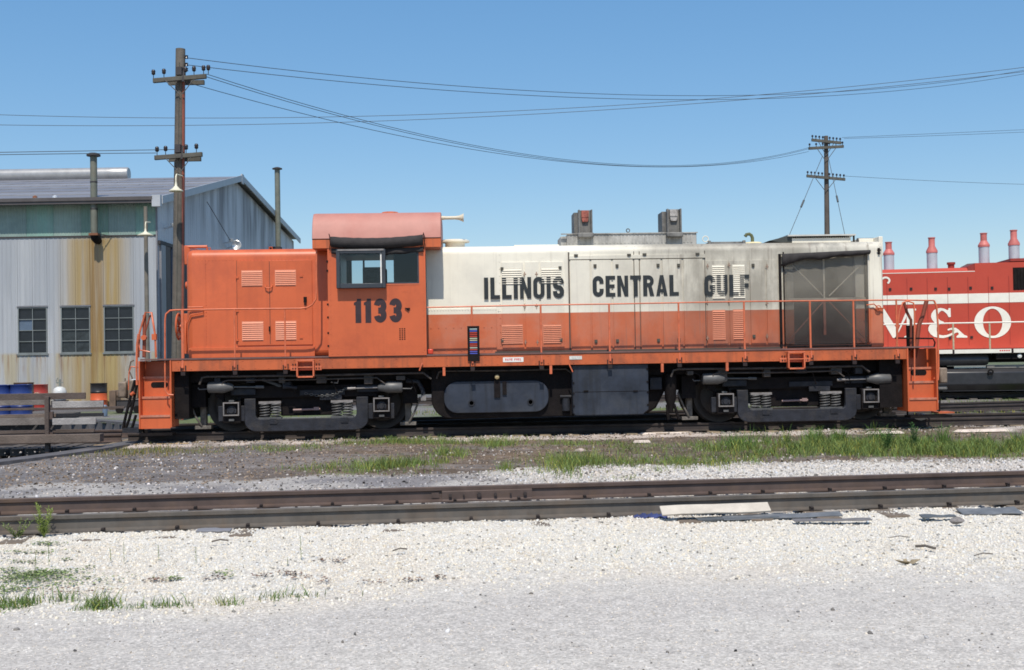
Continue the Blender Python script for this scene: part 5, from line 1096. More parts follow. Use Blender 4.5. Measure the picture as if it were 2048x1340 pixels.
# gable wall
ze_f = WT+.05; yrid, zrid = 12.4, bp(470,353,12.4)[1]
DY = 27.0; ze_r = bp(588,478,27)[1]
def ztopg(y): return ze_f+(zrid-.25-ze_f)*y/yrid if y < yrid else (zrid-.25)+(ze_r-.15-zrid+.25)*(y-yrid)/(DY-yrid)
gp = MB()
y = .0; i = 0
zdoor = bp(330,475,1.0)[1]
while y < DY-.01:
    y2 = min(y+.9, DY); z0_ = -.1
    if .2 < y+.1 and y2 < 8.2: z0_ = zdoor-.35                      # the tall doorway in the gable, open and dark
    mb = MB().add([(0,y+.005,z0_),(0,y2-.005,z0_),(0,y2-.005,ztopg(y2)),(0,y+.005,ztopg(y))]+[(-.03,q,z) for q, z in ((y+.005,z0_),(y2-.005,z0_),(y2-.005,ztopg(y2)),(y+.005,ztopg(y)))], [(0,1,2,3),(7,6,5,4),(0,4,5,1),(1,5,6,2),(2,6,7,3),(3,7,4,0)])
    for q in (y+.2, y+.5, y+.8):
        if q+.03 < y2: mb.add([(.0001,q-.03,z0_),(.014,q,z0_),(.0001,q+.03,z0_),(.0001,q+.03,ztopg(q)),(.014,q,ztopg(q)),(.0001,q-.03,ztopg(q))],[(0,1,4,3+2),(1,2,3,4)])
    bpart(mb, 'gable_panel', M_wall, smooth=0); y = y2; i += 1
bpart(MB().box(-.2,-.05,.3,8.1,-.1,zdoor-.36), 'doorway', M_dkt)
bpart(MB().box(.016,.10,-.0,9.2,zdoor-.33,zdoor-.20), 'door_track', M_dkt)
for q, mt_ in ((.15,M_zinc),(.75,mat('door_edge_brown',(.12,.10,.09),.8)),(1.6,mat('door_blue_grey',(.16,.19,.26),.6)),(2.4,M_dkt)): bpart(MB().box(.016,.09,q,q+.55,-.1,zdoor-.34), 'sliding_door', mt_)
bpart(MB().box(-14.5,-.05,DY-.05,DY,-.1,ze_r-.2), 'rear_wall', M_wall); bpart(MB().box(-14.5,-14.45,0.03,DY-.06,-.1,ze_f-.2), 'end_wall', M_wall)
# roof sheets in lapped courses, front and rear slopes
def course(y0, z0, y1, z1, nm, n_, xl, xr, nx):
    for j in range(n_):
        f0, f1 = j/n_, (j+1)/n_; a = (y0+(y1-y0)*f0, z0+(z1-z0)*f0); b = (y0+(y1-y0)*f1, z0+(z1-z0)*f1)
        wd = (xr-xl)/nx; first = None; up_ = .035
        for q in range(nx):
            if first is None:
                mb = MB().add([(0,a[0],a[1]+up_),(wd-.012,a[0],a[1]+up_),(wd-.012,b[0],b[1]),(0,b[0],b[1]),(0,a[0],a[1]-.0),(wd-.012,a[0],a[1]-.0),(wd-.012,b[0],b[1]-.03),(0,b[0],b[1]-.03)],[(0,1,2,3),(4,7,6,5),(0,4,5,1),(1,5,6,2),(2,6,7,3),(3,7,4,0)])
                first = bpart(mb, nm, mat('zinc_course_%d' % (j % 3), [(.20,.20,.22),(.235,.235,.255),(.18,.182,.205)][j % 3], .5, var=.2, scale=.7, grime=(.12,.12,.14), gamt=.6), smooth=0, loc=(xl,0,0))
            else: inst(first, B_, (xl+q*wd,0,0))
course(-.45, ze_f+.02, yrid, zrid, 'roof_sheet', 7, -14.9, .28, 10)
course(DY+.45, ze_r+.02, yrid, zrid, 'roof_sheet', 5, -14.9, .28, 6)
# gutter and eave, rake boards
bpart(MB().box(-14.9,.02,-.62,-.46,ze_f-.20,ze_f-.04).box(-14.9,.02,-.66,-.621,ze_f-.10,ze_f+.02), 'gutter', mat('brown_grey_gutter', (.085,.075,.075), .6, var=.2))
bpart(MB().box(-14.8,.0,-.45,-.02,ze_f-.07,ze_f-.045), 'soffit', M_dkt)
bpart(MB().box(.0,.30,-.66,-.45,ze_f-.34,ze_f+.07), 'rake_return', mat('pale_zinc', (.42,.44,.47), .5, var=.1))
def rake(y0,z0,y1,z1):
    bpart(MB().add([(.281,y0,z0+.06),(.281,y1,z1+.06),(.281,y1,z1-.22),(.281,y0,z0-.22),(.33,y0,z0+.06),(.33,y1,z1+.06),(.33,y1,z1-.22),(.33,y0,z0-.22)],[(0,1,2,3),(7,6,5,4),(0,4,5,1),(1,5,6,2),(2,6,7,3),(3,7,4,0)]), 'rake_board', mat('pale_zinc', (.42,.44,.47), .5, var=.1), smooth=0)
rake(-.45,ze_f,yrid,zrid); rake(yrid,zrid,DY+.45,ze_r)
bpart(MB().box(.281,.34,yrid-.2,yrid+.2,zrid-.35,zrid+.09), 'ridge_cap', MATS['pale_zinc'])
# ridge ventilator: a long round-backed tube
a = pt(B_,258,347,yrid); rr = .31
bpart(MB().lathe([(0,0),(rr*.9,0),(rr,-.05),(rr,-1)] + [(rr,-8)], (a[0],yrid,a[1]-.02), 22, 'x').lathe([(rr,-8),(rr,-13)], (a[0],yrid,a[1]-.02), 22, 'x'), 'ridge_ventilator', mat('bright_zinc', (.36,.36,.36), .4, metal=.35, var=.15), smooth=50)
mb = MB()
for k in range(9): mb.box(a[0]-1-k*1.45, a[0]-.8-k*1.45, yrid-.12, yrid+.12, zrid-.05, a[1]-.25)
bpart(mb, 'ventilator_feet', M_dkt, kind='stuff')
def stack(px, pyt, pyb, y, r_):
    x_, z1_ = bp(px, pyt, y); z0_ = bp(px, pyb, y)[1]
    st = bpart(MB().cone((x_,y,z0_),(x_,y,z1_-.08),r_), 'vent_stack', mat('drab_pipe', (.155,.165,.135), .6, var=.2, scale=3, grime=(.16,.10,.06), gamt=.4), smooth=40)
    bpart(MB().lathe([(0,.0),(r_*.9,-.06),(r_*2.0,-.06),(r_*2.0,.0),(r_*1.2,.05),(0,.05)], (x_,y,z1_)), 'rain_cap', M_dkt, st)
    return x_, z0_, st
x_, z0_, st = stack(187, 309, 470, -.42, .12)
bpart(MB().tube([(x_,-.42,z0_+.02),(x_,-.40,z0_-.10),(x_,-.2,z0_-.16),(x_,-.01,z0_-.16)], .135, 12), 'elbow', M_blk, st, smooth=70)
bpart(MB().box(x_-.16,x_+.16,-.55,-.42+.14,z0_-.02,z0_+.06), 'pipe_collar', mat('rust', (.2,.08,.04), .8), st)
bpart(MB().tube([(x_+.12,-.42,z0_+.05),(x_+.5,-.02,z0_-.02)], .015,6), 'pipe_bracket', M_dkt, st)
for k in (.3,.62): bpart(MB().cone((x_,-.42,z0_+k*3.0),(x_,-.42,z0_+k*3.0+.05),.128), 'pipe_collar', M_dkt, st)
ys_ = 20.0; x2_, z2_ = pt(B_, 535, 337, ys_); z20 = pt(B_, 537, 500, ys_)[1]
st = bpart(MB().cone((.45,ys_,z20-1),(.45,ys_,z2_),.14), 'vent_stack', MATS['drab_pipe'], smooth=40); bpart(MB().lathe([(0,0),(.1,-.05),(.26,-.05),(.26,0),(.1,.06),(0,.06)], (.45,ys_,z2_)), 'rain_cap', M_dkt, st)
bpart(MB().box(.0,.6,ys_-.3,ys_+.3,z20-.1,z20+.15), 'pipe_bracket', M_dkt, st)
# small lamps on the walls
for (px, py, y, d) in ((335,454,.9,0),(447,484,10.0,1)):
    x3, z3 = pt(B_, px, py, y)
    lm = bpart(MB().cone((.02,y,z3-.05),(.35,y-.15,z3),.03).lathe([(.0,.0),(.07,.02),(.11,.12),(.10,.13),(0,.05)], (.35,y-.15,z3-.02), 14), 'wall_lamp', mat('lamp_metal', (.7,.7,.7), .3, metal=.4))
x3, z3 = pt(B_, 456, 487, 10.4)
bpart(MB().lathe([(.0,.0),(.15,.06),(.22,.24),(.20,.25),(0,.12)], (.55,10.2,z3-.12), 18, 'y').cone((.02,10.5,z3-.2),(.5,10.4,z3-.05),.04), 'floodlight', mat('lamp_metal', (.7,.7,.7), .3, metal=.4), smooth=50)
x3, z3 = pt(B_, 392, 404, 5.5)
bpart(MB().tube([(.4,5.5,z3),(.3,10.0,pt(B_,440,484,10)[1])], .015, 5), 'guy_wire', M_dkt)
for px, py in ((70,402),(110,402)):
    x3, z3 = bp(px, py, -.3); bpart(MB().lathe([(0,.12),(.08,.08),(.09,0),(.05,-.05)], (x3,-.3,ze_f+.05)), 'roof_pipe', mat('rust', (.2,.08,.04), .8) if px == 70 else MATS['lamp_metal'])

# ================================================================ POLES AND WIRES
M_wood = mat('weathered_pole_wood', (.125,.11,.092), .85, var=.3, scale=2.5, grime=(.04,.035,.03), gamt=.6, streak=.7, streak_col=(.16,.12,.09), bump=.4, bscale=18)
M_arm = mat('grey_crossarm_wood', (.10,.095,.08), .85, var=.3, scale=4, grime=(.04,.035,.03), gamt=.5)
M_ins = mat('dark_insulator', (.03,.025,.03), .25, var=.2)
M_wire = mat('wire', (.035,.045,.055), .6, var=.1)
M_steel = mat('galvanised_strap', (.12,.12,.12), .6)
M_enam = mat('cream_enamel', (.72,.68,.52), .35, var=.06)
q0 = at_depth(355, 725, 33.0); q1 = at_depth(361, 97, 33.0)
P1 = thing('utility_pole', 'tall weathered wooden utility pole with two crossarms and a cream lamp, between shed and locomotive', 'utility pole', (q0.x, q0.y, -.2), -YAW)
pp = lambda px, py, y=0: pt(P1, px, py, y)
def ppart(mb, name, mt, parent=None, **k): return mb.build(name, mt, parent or P1, **k)
xb_, _ = pp(353,690); xt_, zt_ = pp(361,98)
ppart(MB().cone((xb_,0,-.1),(xt_,0,zt_),.185,.13,16), 'pole', M_wood, smooth=60)
ppart(MB().tube([(xb_+.165,-.10,.0),(xt_+.10,-.10,pp(370,165)[1])], .035, 6), 'conduit', mat('red_brown_conduit', (.25,.07,.045), .6, var=.3))
ppart(MB().tube([(xb_-.0,-.185,.0),(xt_,-.14,zt_-.4)], .012, 5), 'ground_wire', M_arm)
def insul(root_part, x, y, z, parent):
    return MB().cone((x,y,z),(x,y,z+.09),.012,n=6).lathe([(0,.10),(.03,.10),(.055,.13),(.05,.17),(.06,.19),(.04,.24),(0,.25)], (x,y,z), 10).build('insulator', M_ins, parent, smooth=60)
for (pa, pya, pb, pyb, ins) in ((307,162,413,153,(-.55,-.33,.12,.30,.50,.60)),(310,316,405,309,(-.50,-.30,.18,.42))):
    a = pp(pa,pya,-.22); b = pp(pb,pyb,-.22); c = ((a[0]+b[0])/2, (a[1]+b[1])/2); ln = b[0]-a[0]
    zc_ = c[1]; aw = .055
    arm = ppart(MB().add([(x,y,z+((b[1]-a[1])*(x-c[0])/ln)) for x in (a[0],b[0]) for y in (-.30,-.19) for z in (zc_-.06,zc_+.06)], [(0,1,3,2),(4,6,7,5),(0,4,5,1),(2,3,7,6),(0,2,6,4),(1,5,7,3)]), 'crossarm', M_arm, smooth=0, bevel=.008)
    ppart(MB().add([(x,y,z) for x in (a[0]+ln*.2,b[0]-ln*.12) for y in (.17,.27) for z in (zc_-.07,zc_+.05)], [(0,1,3,2),(4,6,7,5),(0,4,5,1),(2,3,7,6),(0,2,6,4),(1,5,7,3)]), 'crossarm', M_arm, smooth=0)
    for t_ in ins:
        x = c[0]+t_*ln*.9; insul(arm, x, -.245, zc_+.06+(b[1]-a[1])*(x-c[0])/ln, arm)
    ppart(MB().tube([(c[0]-ln*.27,-.31,zc_-.05),(c[0]-.02,-.2,zc_-.42)], .013, 5).tube([(c[0]+ln*.27,-.31,zc_-.05),(c[0]+.05,-.2,zc_-.42)], .013, 5), 'brace', M_steel)
    ppart(MB().box(c[0]-.1,c[0]+.06,-.28,-.1,zc_+.10,zc_+.32).tube([(c[0]+.1,-.31,zc_-.1),(c[0]+.12,-.24,zc_+.28)],.03,5), 'hardware', M_dkt)
for py in (115,130,140):
    x, z = pp(374,py); ppart(MB().lathe([(0,-.05),(.05,-.04),(.035,0),(.05,.04),(0,.05)], (x,-.05,z), 10).cone((x,-.05,z),(x-.14,-.05,z),.012,n=6), 'insulator', M_ins)
def shade(root, px, py, y, r_, arm_back):
    x, z = pt(root, px, py, y)
    l_ = MB().lathe([(.012,.22),(.03,.16),(.035,.10),(.07,.06),(r_*.55,.02),(r_,-.03),(r_,-.05),(r_*.5,-.0),(0,.03)], (x,y,z), 24).build('lamp_shade', M_enam, root, smooth=50)
    MB().tube([(x,y,z+.2),(x,y,z+.34),(x,y+.06,z+.42),(x,arm_back,z+.46)], .018, 8).build('lamp_arm', M_enam, l_, smooth=70)
    MB().lathe([(0,-.06),(.035,-.05),(.045,-.0),(.03,.05)], (x,y,z), 12).build('bulb', mat('glass_bulb', (.7,.7,.65), .2), l_)
shade(P1, 352, 379, -.80, .19, -.16)
# the slim lamp post in front of the shed
q = at_depth(293, 727, 41.6)
P2 = thing('lamp_post', 'slim pale lamp post with a small white shade beside the shed corner', 'lamp post', (q.x, q.y, -.2), -YAW)
xa_ = pt(P2, 295, 690, 0)[0]; xb_, zb2_ = pt(P2, 291, 413, 0)
MB().cone((xa_,0,0),(xb_,0,zb2_),.085,.065,12).build('post', mat('drab_post', (.17,.155,.13), .75, var=.25, scale=3, grime=(.2,.15,.1), gamt=.4), P2, smooth=60)
shade(P2, 291, 468, -.62, .27, -.06)
# distant pole
q = at_depth(1654, 705, 65.0)
P3_ = thing('utility_pole', 'distant wooden utility pole with three crossarms rising behind the white hood', 'utility pole', (q.x, q.y, -.3), -YAW)
pr = lambda px, py, y=0: pt(P3_, px, py, y)
xa_ = pr(1656,690)[0]; xb_, zt_ = pr(1652,272)
MB().cone((xa_,0,0),(xb_,0,zt_),.19,.11,12).build('pole', mat('far_pole_wood', (.11,.09,.075), .9, var=.2), P3_, smooth=60)
for pa, pya, pb, pyb, nn in ((1623,280,1682,286,9),(1617,297,1687,293,6),(1613,352,1690,359,11)):
    a = pr(pa,pya,-.2); b = pr(pb,pyb,-.2); ln = b[0]-a[0]
    arm = MB().add([(x,y,(a[1] if x==a[0] else b[1])+z) for x in (a[0],b[0]) for y in (-.28,-.16) for z in (-.07,.07)], [(0,1,3,2),(4,6,7,5),(0,4,5,1),(2,3,7,6),(0,2,6,4),(1,5,7,3)]).build('crossarm', M_arm, P3_, smooth=0)
    for i in range(nn):
        f = .03+.94*i/(nn-1)
        if abs(f-.5) < .05: continue
        MB().lathe([(0,.02),(.02,.02),(.02,.10),(.06,.12),(.05,.20),(0,.22)], (a[0]+ln*f,-.22,a[1]+(b[1]-a[1])*f+.06), 7).build('insulator', M_ins, arm)
    c = (a[0]+b[0])/2; zc_ = (a[1]+b[1])/2
    MB().tube([(c-ln*.27,-.29,zc_-.05),(c,-.14,zc_-.75)], .018, 5).tube([(c+ln*.27,-.29,zc_-.05),(c,-.14,zc_-.75)], .018, 5).build('brace', M_steel, P3_)
# guy wires of the distant pole (each ends in the ground)
for (pa, pb, lab) in (((1645,312),(1572,486),'thin guy wire slanting down left from the distant pole'),((1657,315),(1689,466),'thin guy wire slanting down right from the distant pole')):
    A = at_depth(*pa, 64.8); Bm = at_depth(*pb, 64.8-3); d = (Bm-A); Bg = A + d*((A.z+.3)/-d.z)
    tag(MB().tube([A, Bg], .016, 5).cone(A+d*.52, A+d*.60, .05, n=6).build('guy_wire', M_wire), lab, 'guy wire', 'guy wires of the distant pole')
# overhead wires: catenaries between supports
def wire(pa, Za, pm, pb, Zb, lab, r_=.0095):
    A = at_depth(*pa, Za); Bq = at_depth(*pb, Zb); f = (pm[0]-pa[0])/(pb[0]-pa[0])
    # the share of the span, in space, at which the middle mark is met
    f = f/Zb*1.0/((1-f)/Za+f/Zb) if False else f*Za/((1-f)*Zb+f*Za) if Za != Zb else f
    Zm = Za+(Zb-Za)*f; Mm = at_depth(*pm, Zm); sag = (A.z+(Bq.z-A.z)*f-Mm.z)/(4*f*(1-f)); nn = 40; pts = []
    for i in range(nn+1):
        g = i/nn; p = A.lerp(Bq, g); p.z -= 4*sag*g*(1-g); pts.append(p)
    tag(MB().tube(pts, r_, 5).build('overhead_wire', M_wire, smooth=60), lab, 'wire', 'overhead wires')
wire((-150,224),44,(700,233),(2250,108),44,'upper of the two long wires spanning the whole sky')
wire((-150,247),44,(700,244),(2250,118),44,'lower of the two long wires spanning the whole sky')
wire((376,116),33,(1150,186),(2250,96),60,'topmost wire leaving the tall pole to the right')
wire((376,130),33,(1150,195),(2250,104),60,'second wire down leaving the top of the tall pole')
wire((413,148),33,(1010,302),(1622,294),64.8,'upper sagging wire from tall pole crossarm to distant pole')
wire((408,152),33,(1010,305),(1619,297),64.8,'middle sagging wire from tall pole crossarm to distant pole')
wire((378,166),33,(1010,309),(1617,303),64.8,'lower sagging wire from tall pole to distant pole')
wire((-150,307),30,(100,303),(352,299),33,'upper short wire from the left to the lower crossarm')
wire((-150,312),30,(100,308),(312,306),33,'lower short wire from the left to the lower crossarm')
wire((1684,275),64.8,(1850,268),(2250,250),70,'wire leaving the distant pole top to the right')
wire((1688,277),64.8,(1850,272),(2250,254),70,'second wire leaving the distant pole top to the right')
wire((1690,352),64.8,(1850,361),(2250,372),70,'wire leaving the distant pole lower crossarm to the right')
# ================================================================ THINGS BY THE SHED
def drum(name, lab, px, Z, pyt, body_mat, bands=(), lid=None, z0=-.2):
    p = at_depth(px, 727, Z); r_ = thing(name, lab, 'drum', (p.x, p.y, z0), random.uniform(-.5,.5), 'steel drums near the shed')
    prof = [(0,.0),(.285,0),(.292,.02),(.285,.04),(.285,.28),(.297,.295),(.285,.31),(.285,.57),(.297,.585),(.285,.60),(.285,.855),(.295,.865),(.295,.885),(.280,.885),(.275,.865)]
    if not bands: MB().lathe(prof, n=28).build('body', body_mat, r_, smooth=50)
    else:
        MB().lathe([(0,.0),(.285,0),(.292,.02),(.285,.04),(.285,.28),(.297,.295),(.285,.31),(.285,.53)], n=28).build('body', bands[0], r_, smooth=50)
        MB().lathe([(.285,.531),(.285,.57),(.297,.585),(.285,.60),(.285,.855),(.295,.865),(.295,.885),(.280,.885),(.275,.865)], n=28).build('upper_band', bands[1], r_, smooth=50)
    MB().lathe([(.275,.866),(0,.866)], n=28).lathe([(.035,.867),(.035,.885),(0,.885)], (.15,.1,0), 10).build('lid', lid or body_mat, r_)
    return r_
M_bl = mat('blue_drum', (.022,.05,.21), .4, var=.15, scale=4, grime=(.10,.10,.16), gamt=.4)
M_bll = mat('pale_lid', (.45,.52,.62), .4, var=.3, scale=6, grime=(.5,.2,.12), gamt=.6)
drum('steel_drum', 'blue drum cut by the left edge of the picture', 2, 33, 770, M_bl, lid=M_bll, z0=-.045)
drum('steel_drum', 'blue drum behind the plank railing, second from the left edge', 42, 33, 770, M_bl, lid=M_bll, z0=-.045)
drum('steel_drum', 'rusty brown drum behind the blue drums', 47, 36.5, 764, mat('rusty_drum', (.16,.09,.06), .7, var=.3), z0=-.045)
p_ = at_depth(34, 727, 33.6); PA = thing('pallet', 'low timber pallet under the blue drums', 'pallet', (p_.x-.5, p_.y+.6, -.2))
for k in range(7): MB().box(-1.6,1.6,-1.4+k*.42,-1.06+k*.42,.105,.15).build('board', M_tie, PA)
for x in (-1.5,0,1.5): MB().box(x-.06,x+.06,-1.4,1.46,.0,.104).build('runner', M_tie, PA)
rd = drum('steel_drum', 'red drum with a pale oval mark on its side', 78, 41.6, 765, mat('red_drum', (.34,.035,.025), .5, var=.2), lid=mat('dark_lid', (.05,.04,.04), .6))
pb_ = [(.285*math.sin(R(a)), -.2865*math.cos(R(a))) for a in range(-36, 37, 6)]
mb = MB(); V = []
for k, (x, y) in enumerate(pb_):
    hh = .16*math.sqrt(max(0, 1-((k-6)/6.2)**2))+.005; V += [(x*1.008,y*1.008,.45-hh),(x*1.008,y*1.008,.45+hh)]
mb.add(V, [(2*k, 2*k+2, 2*k+3, 2*k+1) for k in range(12)]); rd.rotation_euler.z = 0; mb.build('oval_mark', mat('drum_mark_cream', (.6,.5,.35), .6), rd)
V = []
for k in range(4, 9):
    x, y = pb_[k]; hh = .15*math.sqrt(max(0, 1-((k-6)/2.3)**2))+.005; V += [(x*1.014,y*1.014,.45-hh),(x*1.014,y*1.014,.45+hh)]
MB().add(V, [(2*k, 2*k+2, 2*k+3, 2*k+1) for k in range(4)]).build('oval_centre', M_blk, rd)
drum('steel_drum', 'drum painted black above and orange below, by the third window', 197, 42.3, 768, None, (mat('drum_orange', (.62,.11,.03), .45, var=.1), mat('drum_black', (.025,.022,.022), .4, var=.2)), lid=mat('dark_lid', (.05,.04,.04), .6))
p = at_depth(119, 727, 41.8); K = thing('spray_keg', 'white portable keg with a hand pump on top, between red drum and shed wall', 'keg', (p.x, p.y, -.2))
MB().lathe([(0,.32),(.20,.32),(.23,.36),(.23,.62),(.18,.74),(.08,.79),(0,.80)], n=20).build('body', mat('keg_white', (.6,.62,.62), .4, var=.15, streak=.4, streak_col=(.3,.3,.3)), K, smooth=50)
MB().box(-.24,.24,-.2,.2,0,.31).build('stand', M_dkt, K)
MB().cone((0,0,.8),(0,0,1.05),.035).box(-.12,.12,-.02,.02,.92,.95).tube([(-.08,0,.9),(-.12,0,1.0),(-.05,0,1.1)],.015).build('pump', mat('pump_metal', (.2,.22,.2), .5), K)
for s_ in (-1,1): MB().lathe([(0,0),(.08,0),(.08,.03),(0,.03)], (s_*.2,-.21,.1), 14, 'y').build('wheel', M_dkt, K)
p = at_depth(250, 727, 38); K = thing('tool_cart', 'brown wooden cart with bent pipes and a pale bundle, left of the locomotive steps', 'cart', (p.x, p.y, -.2))
M_cw = mat('cart_brown', (.15,.10,.07), .8, var=.3, grime=(.04,.03,.03), gamt=.5)
MB().box(-.42,-.22,-.3,.3,.12,.72).box(-.2,.55,-.3,.3,.55,.70).build('cart_box', M_cw, K, bevel=.01)
MB().box(-.2,.55,-.28,.28,.18,.40).build('lower_box', M_dkt, K, bevel=.01)
for k in range(3): MB().box(-.20,.55,-.31,-.285,.42+k*.045,.44+k*.045).build('slat', M_cw, K)
for x in (-.1,.45): MB().lathe([(0,-.03),(.12,-.03),(.12,.03),(0,.03)], (x,-.3,.12), 18, 'y').build('wheel', M_blk, K)
MB().tube([(.2,0,.7),(.22,0,1.1),(.12,0,1.35),(.18,0,1.62),(.28,0,1.66)],.022).tube([(0,0,.7),(0,0,1.1)],.02).build('bent_pipe', M_cw, K, smooth=70)
MB().lathe([(0,0),(.10,.02),(.20,.08),(.22,.2),(.16,.32),(.05,.36),(0,.36)], (.28,0,.705), 12).build('bundle', mat('pale_bundle', (.5,.54,.58), .7, var=.3, bump=.5), K, smooth=60)
p = at_depth(209, 727, 36); tag(MB().lathe([(0,0),(.07,0),(.08,.2),(.07,.30),(.03,.34),(0,.34)], (p.x,p.y,-.2), 12).build('small_can', mat('can_blue_grey', (.13,.18,.25), .5), smooth=40), 'small blue-grey can on the ground below the black and orange drum', 'can')

# ================================================================ DEBRIS BY THE NEAR TRACK
def gp_(px, py, z=-.18): return ground(px, py, z)
def slab(name, lab, cat, pxa, pxb, py, z, wd, th, tilt, mt, rotz=R(3.3), rag=.0, lift=.0, seed=1):
    a, b = gp_(pxa, py, z), gp_(pxb, py, z); ln = (b-a).length; rr = random.Random(seed)
    N = 6; top = []; 
    for i in range(N+1): top.append((ln*(i/N)-ln/2, wd/2+rag*rr.uniform(-1,1)))
    bot = [(ln*(i/N)-ln/2, -wd/2+rag*rr.uniform(-1,1)) for i in range(N, -1, -1)]
    P_ = top+bot; mb = MB().add([(x,y,th/2) for x,y in P_]+[(x,y,-th/2) for x,y in P_], [tuple(reversed(range(len(P_)))), tuple(range(len(P_),2*len(P_)))]+[(i, (i+1)%len(P_), (i+1)%len(P_)+len(P_), i+len(P_)) for i in range(len(P_))])
    o = mb.build(name, mt, smooth=0, bevel=.004); c = (a+b)/2; o.location = (c.x, c.y, z+lift); o.rotation_euler = (tilt, 0, rotz); return tag(o, lab, cat)
M_board = mat('bleached_board', (.52,.47,.40), .8, var=.12, scale=6, grime=(.3,.26,.22), gamt=.5, bump=.4)
slab('board', 'long whitish board leaning against the near rail', 'board', 1318, 1545, 1022, -.10, .125, .02, R(34), M_board, R(5.0), .006, .02)
M_slate = mat('blue_grey_sheet', (.115,.125,.14), .75, var=.25, scale=5, grime=(.25,.25,.25), gamt=.5)
slab('sheet_metal', 'narrow blue-grey metal channel lying beside the whitish board', 'scrap metal', 1440, 1690, 1030, -.15, .10, .012, R(16), M_slate, R(3.5), .012, -.008, 4)
slab('sheet_metal', 'flat weathered grey strip right of the metal channel', 'scrap metal', 1585, 1745, 1040, -.17, .10, .010, R(4), mat('grey_strip', (.16,.15,.15), .8, var=.3), R(-2), .02, .002, 6)
slab('slate_slab', 'broken blue-grey slab against the near rail at the right edge', 'slab', 1915, 2042, 1022, -.16, .17, .012, R(12), M_slate, R(1), .022, .0, 9)
slab('slate_slab', 'darker broken slab left of the blue-grey one', 'slab', 1840, 1912, 1034, -.17, .11, .012, R(5), mat('dark_slab', (.09,.10,.11), .7, var=.3), R(-6), .04, .01, 12)
slab('slate_slab', 'small grey sliver of slate by the rail, left of centre', 'slab', 395, 462, 1062, -.16, .09, .015, R(8), mat('grey_sliver', (.2,.2,.22), .7), R(-4), .02, .01, 13)
slab('slate_slab', 'dark scrap half under the pale board', 'slab', 1390, 1560, 1037, -.17, .10, .02, R(4), mat('dark_slab', (.09,.10,.11), .7, var=.3), R(3), .02, .005, 14)
# crumpled blue rag
a = gp_(1300, 1036, -.17); N = 14; mb = MB(); rr = random.Random(5)
hh = [[.012+.035*rr.random()*(1-abs(i/N*2-1)**2)*(1-abs(j/6*2-1)**2) for j in range(7)] for i in range(N+1)]
mb.add([(-.16+.32*i/N, -.07+.14*j/6+.01*rr.random(), hh[i][j]+.015*math.sin(i*1.3+j)) for i in range(N+1) for j in range(7)], [(i*7+j, (i+1)*7+j, (i+1)*7+j+1, i*7+j+1) for i in range(N) for j in range(6)])
o = mb.build('rag', mat('navy_rag', (.035,.05,.15), .9, var=.4, scale=12), smooth=50); o.location = a; o.modifiers.new('thick','SOLIDIFY').thickness = .006; tag(o, 'crumpled navy blue rag at the left end of the pale board', 'rag')
def rock(px, py, z, r_, lab, mt, sc=(1.3,1,.6), cat='rock', nm='rock'):
    a = gp_(px, py, z); rr = random.Random(px); mb = MB().lathe([(0,-1),(.6,-.75),(1,-.1),(.85,.5),(.4,.9),(0,1)], n=9)
    mb.v = [(x*(1+rr.uniform(-.25,.25)), y*(1+rr.uniform(-.25,.25)), w_*(1+rr.uniform(-.15,.15))) for x,y,w_ in mb.v]
    o = mb.build(nm, mt, smooth=30); o.location = (a.x,a.y,z+r_*.4); o.scale = (r_*sc[0],r_*sc[1],r_*sc[2]); return tag(o, lab, cat)
M_rk = mat('grey_rock', (.24,.22,.21), .85, var=.3, bump=.5)
rock(1914, 1046, -.18, .055, 'grey rock lying on the pale gravel below the slabs', M_rk)
rock(1160, 905, -.2, .07, 'pinkish stone in the grass strip near the centre', mat('pink_rock', (.45,.36,.33), .85, var=.2))
o = rock(1842, 838, .0, .10, 'small crumpled white scrap on the rail by the right-hand steps', M_white, (1.4,.6,.7), 'litter', 'litter')
for px, py, l_, an, lab, r_ in ((1851,1098,.13,-.65,'dark stick on the pale gravel at the right',.011),(1800,1078,.16,-.12,'thin pale twig on the gravel above the stick',.004),(1967,1113,.16,.12,'thin twig at the right edge of the gravel',.005),(800,1103,.12,.25,'grey twig on the gravel below the near rail',.006),(440,1085,.14,.1,'dark twig lying in the gravel at the left',.008)):
    a = gp_(px, py, -.18); tag(MB().tube([(a.x-l_*.5*math.cos(an),a.y-l_*.9*math.sin(an),-.168),(a.x,a.y+.01,-.155),(a.x+l_*.5*math.cos(an),a.y+l_*.9*math.sin(an),-.165)], r_, 6).build('twig', mat('twig_grey', (.14,.12,.10), .9, var=.3)), lab, 'twig')
a = gp_(1816, 1130, -.2); mb = MB()
for k in range(5):
    an = k*1.3; mb.add([(0,0,.0),(.05*math.cos(an),.04*math.sin(an),.01),(.10*math.cos(an+.2),.05*math.sin(an+.2),.035),(.05*math.cos(an+.7),.05*math.sin(an+.7),.03)], [(0,1,2,3)])
o = mb.build('dry_leaf', mat('dry_leaf_tan', (.25,.20,.13), .9, var=.4, scale=20), smooth=0); o.location = (a.x,a.y,-.195); o.modifiers.new('thick','SOLIDIFY').thickness = .004; tag(o, 'curled dry leaf on the road at the lower right', 'leaf')
